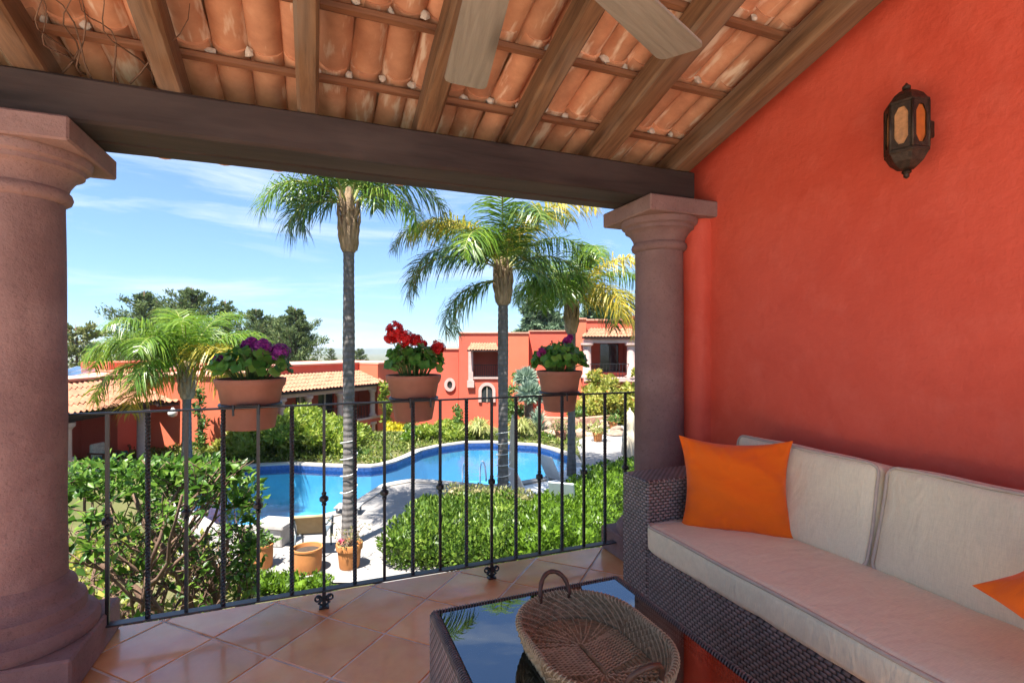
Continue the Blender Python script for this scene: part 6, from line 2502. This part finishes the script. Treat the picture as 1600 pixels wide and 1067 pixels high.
blk = Wp(430, 600, 10.3)
mb = MB().bbox(-0.27, 0.27, -0.2, 0.2, 0, 0.36, 0.02)
mb.bbox(-0.34, 0.34, -0.26, 0.26, 0.361, 0.46, 0.02)
o = single(mb, 'stone_bench', M['concrete'], 'weathered stone block bench on the deck beside the sling chair', 'bench', (0, 0, 0))
o.location = (blk.x, blk.y, DECK + 0.004)
o.rotation_euler = (0, 0, -PSI - rad(10))
st_ = Wp(546, 600, 11.9)
T = thing('side_table', 'low grey slab table beside the tall palm trunk', 'side table', (st_.x, st_.y + 0.25, DECK + 0.005), -PSI)
put(MB().bbox(-0.30, 0.30, -0.2, 0.2, 0.16, 0.2, 0.01), 'table_top', M['slab_grey'], T, None, world=False)
for sx in (-1, 1):
    for sy in (-1, 1):
        put(MB().box(sx * 0.24 - 0.02, sx * 0.24 + 0.02, sy * 0.14 - 0.02, sy * 0.14 + 0.02, 0, 0.16), 'leg', M['slab_grey'], T, None, world=False)


def chaise(label, px, z, rot, mat, back=62):
    b = Wp(px, 600, z)
    T = thing('chaise_lounge', label, 'sun lounger', (b.x, b.y, DECK + 0.005), rot, 'white sun loungers by the pool')
    put(MB().bbox(-0.30, 0.30, -0.2, 1.25, 0.27, 0.33, 0.015), 'seat', mat, T, None, world=False)
    L = 0.72
    a = rad(back)
    bk = MB()
    fr_ = lambda x, y, z_: (x, -0.2 - y * math.cos(a) - z_ * math.sin(a) * -1 * 0, 0.33 + y * math.sin(a)) if False else (x, -0.22 - y * math.cos(a) + z_ * math.sin(a), 0.32 + y * math.sin(a) + z_ * math.cos(a))
    bk.bbox(-0.29, 0.29, 0, L, 0, 0.045, 0.012, fr_)
    put(bk, 'backrest', mat, T, None, world=False)
    for sx in (-1, 1):
        for y in (-0.12, 1.1):
            put(MB().bbox(sx * 0.26 - 0.03, sx * 0.26 + 0.03, y - 0.04, y + 0.04, 0, 0.269, 0.008), 'leg', mat, T, None, world=False)
        put(MB().bbox(sx * 0.32 - 0.018, sx * 0.32 + 0.018, -0.2, 1.2, 0.22, 0.30, 0.006), 'side_rail', mat, T, None, world=False)
    return T


chaise('white sun lounger beside the cord wound palm trunk at the pool', 822, 13.0, -PSI - rad(55), M['white'])
chaise('white sun lounger further along the pool near the yellowing palm', 872, 14.4, -PSI - rad(50), M['white'])
chaise('pale grey lounger back rising out of the vivid green hedge', 884, 11.55, -PSI - rad(20), M['pale_blue'], 70)


def parasol(label, px, z, py_top, py_bot, wpx, cat='parasol', name='folded_parasol'):
    b = Wp(px, 600, z)
    T = thing(name, label, cat, (b.x, b.y, DECK + 0.005), 0, 'folded parasols by the pool')
    ht, hb_ = hz(py_top, z) - DECK, hz(py_bot, z) - DECK
    r = wpx / FPX * z / 2
    vs, fs = [], []
    prof = [(0.02, ht), (0.10 * r / 0.2, ht - 0.12), (r * 0.72, ht - 0.5), (r * 0.6, ht - 0.62), (r * 0.85, (ht + hb_) / 2), (r, hb_ + 0.1), (r * 0.9, hb_)]
    for j, (rr, zz) in enumerate(prof):
        for k in range(24):
            a = 2 * math.pi * k / 24
            q = rr * (1 + 0.22 * math.cos(a * 8) * min(1, j / 2))
            vs.append((q * math.cos(a), q * math.sin(a), zz))
    for j in range(len(prof) - 1):
        for k in range(24):
            k2 = (k + 1) % 24
            fs.append((j * 24 + k, (j + 1) * 24 + k, (j + 1) * 24 + k2, j * 24 + k2))
    put(MB().add(vs, fs), 'canopy', M['canvas'], T, 180, world=False)
    put(MB().tube([(0, 0, 0.05), (0, 0, ht + 0.06)], 0.022, 8), 'pole', M['cream'], T, 180, world=False)
    put(MB().lathe([(0.26, 0), (0.26, 0.06), (0.05, 0.10), (0.04, 0.3)], n=18), 'base', M['concrete'], T, 40, world=False)


parasol('folded beige parasol standing at the end of the vivid green hedge', 984, 17.6, 640, 712, 22)
parasol('folded cream parasol close against the middle palm trunk', 801, 13.9, 652, 752, 11)

# pool hand rails
lad = Wp(745, 600, 14.75)
T = thing('pool_ladder', 'pair of curved steel pool handrails at the deck edge', 'pool ladder', (lad.x, lad.y, DECK), -PSI + rad(18))
for s in (-1, 1):
    pts = []
    for k in range(15):
        a = math.pi * k / 14
        pts.append((s * 0.27, 0.32 - 0.36 * math.cos(a), 0.06 + 0.50 * math.sin(a)))
    pts += [(s * 0.27, 0.68, -0.5)]
    put(MB().tube(pts, 0.025, 8), 'hand_rail', M['steel'], T, 180, world=False)
for k in range(2):
    put(MB().bbox(-0.27, 0.27, 0.64, 0.72, -0.25 - 0.2 * k, -0.22 - 0.2 * k, 0.004), 'step', M['steel'], T, None, world=False)


def clay_pot(name, label, px, z, r, h, mat, shape='tub', ov=1.0):
    b = Wp(px, 600, z)
    T = thing(name, label, 'plant pot', (b.x, b.y, DECK + 0.005), -PSI, 'terracotta pots on the deck')
    if shape == 'tub':
        prof = [(r * 0.90, 0), (r * 0.95, 0.03), (r, h * 0.5), (r * 1.0, h * 0.90), (r * 1.06, h * 0.93), (r * 1.06, h), (r * 0.94, h), (r * 0.9, h * 0.82), (r * 0.5, h * 0.80)]
    else:
        prof = [(r * 0.78, 0), (r * 0.82, 0.02), (r * 0.96, h * 0.72), (r * 1.08, h * 0.76), (r * 1.10, h * 0.97), (r * 1.07, h), (r * 0.97, h), (r * 0.92, h * 0.85), (r * 0.5, h * 0.84)]
    put(MB().lathe(prof, n=32, sx=ov), 'pot', mat, T, 40, world=False)
    put(MB().lathe([(r * 0.92, h * 0.84), (r * 0.5, h * 0.86), (0.01, h * 0.86)], n=20, sx=ov, cap=False), 'soil', M['soil'], T, 40, world=False)
    return T, h


clay_pot('terracotta_pot', 'empty round orange terracotta pot on the deck below the railing', 480.5, 9.05, 0.235, 0.42, M['clay_orange'], 'tub', 1.05)
T, h = clay_pot('terracotta_pot', 'orange terracotta pot with dry twigs and a pink bloom at the palm foot', 546, 9.2, 0.215, 0.44, M['clay_orange'], 'flower')
tw = MB()
R_ = random.Random(4)
P, A = [], []
for i in range(46):
    a = R_.uniform(0, 6.28)
    d = Vector((math.cos(a) * R_.uniform(0.2, 1), math.sin(a) * R_.uniform(0.2, 1), R_.uniform(0.4, 1.4)))
    p0 = Vector((0, 0, h * 0.85))
    p1 = p0 + d * R_.uniform(0.15, 0.34)
    p2 = p1 + Vector((d.x * 0.2, d.y * 0.2, R_.uniform(-0.08, 0.08)))
    tw.tube([p0, p1, p2], [0.005, 0.004, 0.002], 4)
    for k in range(4):
        P.append(tuple(p1.lerp(p2, R_.random())))
        A.append((R_.gauss(0, 1), R_.gauss(0, 1), R_.gauss(0, 1)))
put(tw, 'dry_twigs', M['rock'], T, None, world=False)
V, Fa = leaves(P, A, rnd_dirs(len(P)), 0.05, 0.03)
link('dry_leaves', mesh_np('dry_leaves', V, Fa), M['hedge_dry'], T)
d = rnd_dirs(30)
V, Fa = leaves(np.tile([[-0.10, -0.14, h + 0.07]], (30, 1)) + d * 0.01, d, rnd_dirs(30), 0.065, 0.035)
link('pink_bloom', mesh_np('pink_bloom', V, Fa), m_leaf('pink_petal', (0.45, 0.05, 0.12), (0.65, 0.12, 0.2), None, 0.2), T)
T, h = clay_pot('terracotta_pot', 'orange terracotta pot half hidden by the woody shrub', 408, 9.2, 0.2, 0.42, M['clay_orange'], 'tub')
P = np.array([[R_.gauss(0, 0.12), R_.gauss(0, 0.12), h * 0.86 + abs(R_.gauss(0, 0.12))] for i in range(120)])
V, Fa = leaves(P, rnd_dirs(120) + np.array([[0, 0, 0.5]]), rnd_dirs(120) + np.array([[0, 0, 1]]), 0.11, 0.055)
link('foliage', mesh_np('foliage', V, Fa), M['mid_green'], T)
for i, (px, z, r, hh, lab) in enumerate(((876, 21.6, 0.24, 0.42, 'terracotta pot at the pool end below the magenta geranium pot'), (934, 21.3, 0.20, 0.38, 'terracotta pot with a pale plant on the paved path by the rocks'), (958, 24.5, 0.20, 0.35, 'terracotta pot on the path close to the folded beige parasol'))):
    T, h = clay_pot('terracotta_pot', lab, px, z, r, hh, M['clay_pot' if i == 0 else 'clay_orange'], 'flower')
    P = np.array([[R_.gauss(0, 0.2), R_.gauss(0, 0.2), h * 0.9 + abs(R_.gauss(0.05, 0.2))] for k in range(160)])
    V, Fa = leaves(P, rnd_dirs(160) + np.array([[0, 0, 0.7]]), rnd_dirs(160) + np.array([[0, 0, 1]]), 0.2, 0.06)
    link('foliage', mesh_np('foliage', V, Fa), M[('hedge_dry', 'grass_blade', 'mid_green')[i]], T)

# rocks of the terraced bed
R_ = random.Random(21)
for i in range(26):
    px, py = R_.uniform(852, 965), R_.uniform(650, 684)
    z = 22.2 + (684 - py) * 0.10 + R_.uniform(-0.2, 0.2)
    b = Wp(px, py, z)
    g = min(at_ground(px, z), DECK)
    r = R_.uniform(0.14, 0.30)
    mb = MB().blob((0, 0, r * 0.5), (r * R_.uniform(1, 1.6), r * R_.uniform(0.9, 1.3), r * R_.uniform(0.7, 1.0)), i, 2, 0.5, 1.2)
    o = link('garden_rock', mb.mesh('garden_rock'), M['rock'])
    o.location = (b.x, b.y, max(g, b.z - r) - 0.02)
    tag(o, 'brown boulder in the terraced bed behind the far terracotta pots', 'rock', 'boulders of the terraced bed')
tm = MB()
wv_ = [Cm(U(850, 24.5), 24.5, 0), Cm(U(905, 24.0), 24.0, 0), Cm(U(965, 25.2), 25.2, 0)]
for i in range(2):
    p, q = wv_[i], wv_[i + 1]
    dd_ = Vector((q.x - p.x, q.y - p.y, 0))
    L = dd_.length
    fr_ = mkframe((p.x, p.y), (dd_.x, dd_.y))
    tm.box(0, L, 0, 0.4, DECK - 1.6, DECK + 0.55, fr_)
single(tm, 'terrace_wall', m_basic('terrace_stone', (0.40, 0.22, 0.15), 0.4, 3.5, 0.9, 0.8, 6, 0.05), 'low brown stone terrace wall behind the boulders', 'wall', tuple(Cm(U(905, 24.2), 24.2, DECK)))

# porch chairs of the orange house
def porch_chair(label, px, z, rot, mat_c):
    b = Wp(px, 600, z)
    T = thing('porch_chair', label, 'chair', (b.x, b.y, gL + 0.125), rot, 'chairs on the porch')
    for sx in (-1, 1):
        for sy in (-1, 1):
            put(MB().box(sx * 0.28 - 0.03, sx * 0.28 + 0.03, sy * 0.28 - 0.03, sy * 0.28 + 0.03, 0, 0.62 if sy < 2 else 0.3), 'leg', M['batten'], T, None, world=False)
        put(MB().box(sx * 0.28 - 0.04, sx * 0.28 + 0.04, -0.33, 0.33, 0.621, 0.66), 'arm', M['batten'], T, None, world=False)
    put(MB().bbox(-0.24, 0.24, -0.3, 0.3, 0.30, 0.46, 0.04), 'seat_cushion', mat_c, T, None, world=False)
    put(MB().bbox(-0.26, 0.26, 0.22, 0.34, 0.47, 0.95, 0.04), 'back_cushion', M['pale_print'], T, None, world=False)


porch_chair('porch chair with a teal cushion beside the pale porch column', 187, 18.6, rad(20), M['teal'])
porch_chair('porch chair with a teal cushion in the middle of the porch', 163, 17.6, rad(60), M['teal'])
porch_chair('porch chair with pale cushions close to the balcony column', 110, 15.2, rad(40), M['pale_print'])

# ------------------------------------------------------------------ hazy air over the valley
hz_m = bpy.data.materials.new('haze_air')
hz_m.use_nodes = True
hn_, hl_ = hz_m.node_tree.nodes, hz_m.node_tree.links
hn_.clear()
ho = hn_.new('ShaderNodeOutputMaterial')
pv = hn_.new('ShaderNodeVolumePrincipled')
pv.inputs['Color'].default_value = (0.80, 0.88, 1.0, 1)
pv.inputs['Density'].default_value = 0.00016
pv.inputs['Anisotropy'].default_value = 0.2
hl_.new(pv.outputs['Volume'], ho.inputs['Volume'])
hb = MB().box(-17500, 17500, -12000, 17500, -75, 16, lambda a, b, c: tuple(Cm(a, b, c)))
stuff(link('haze', hb.mesh('haze'), hz_m))
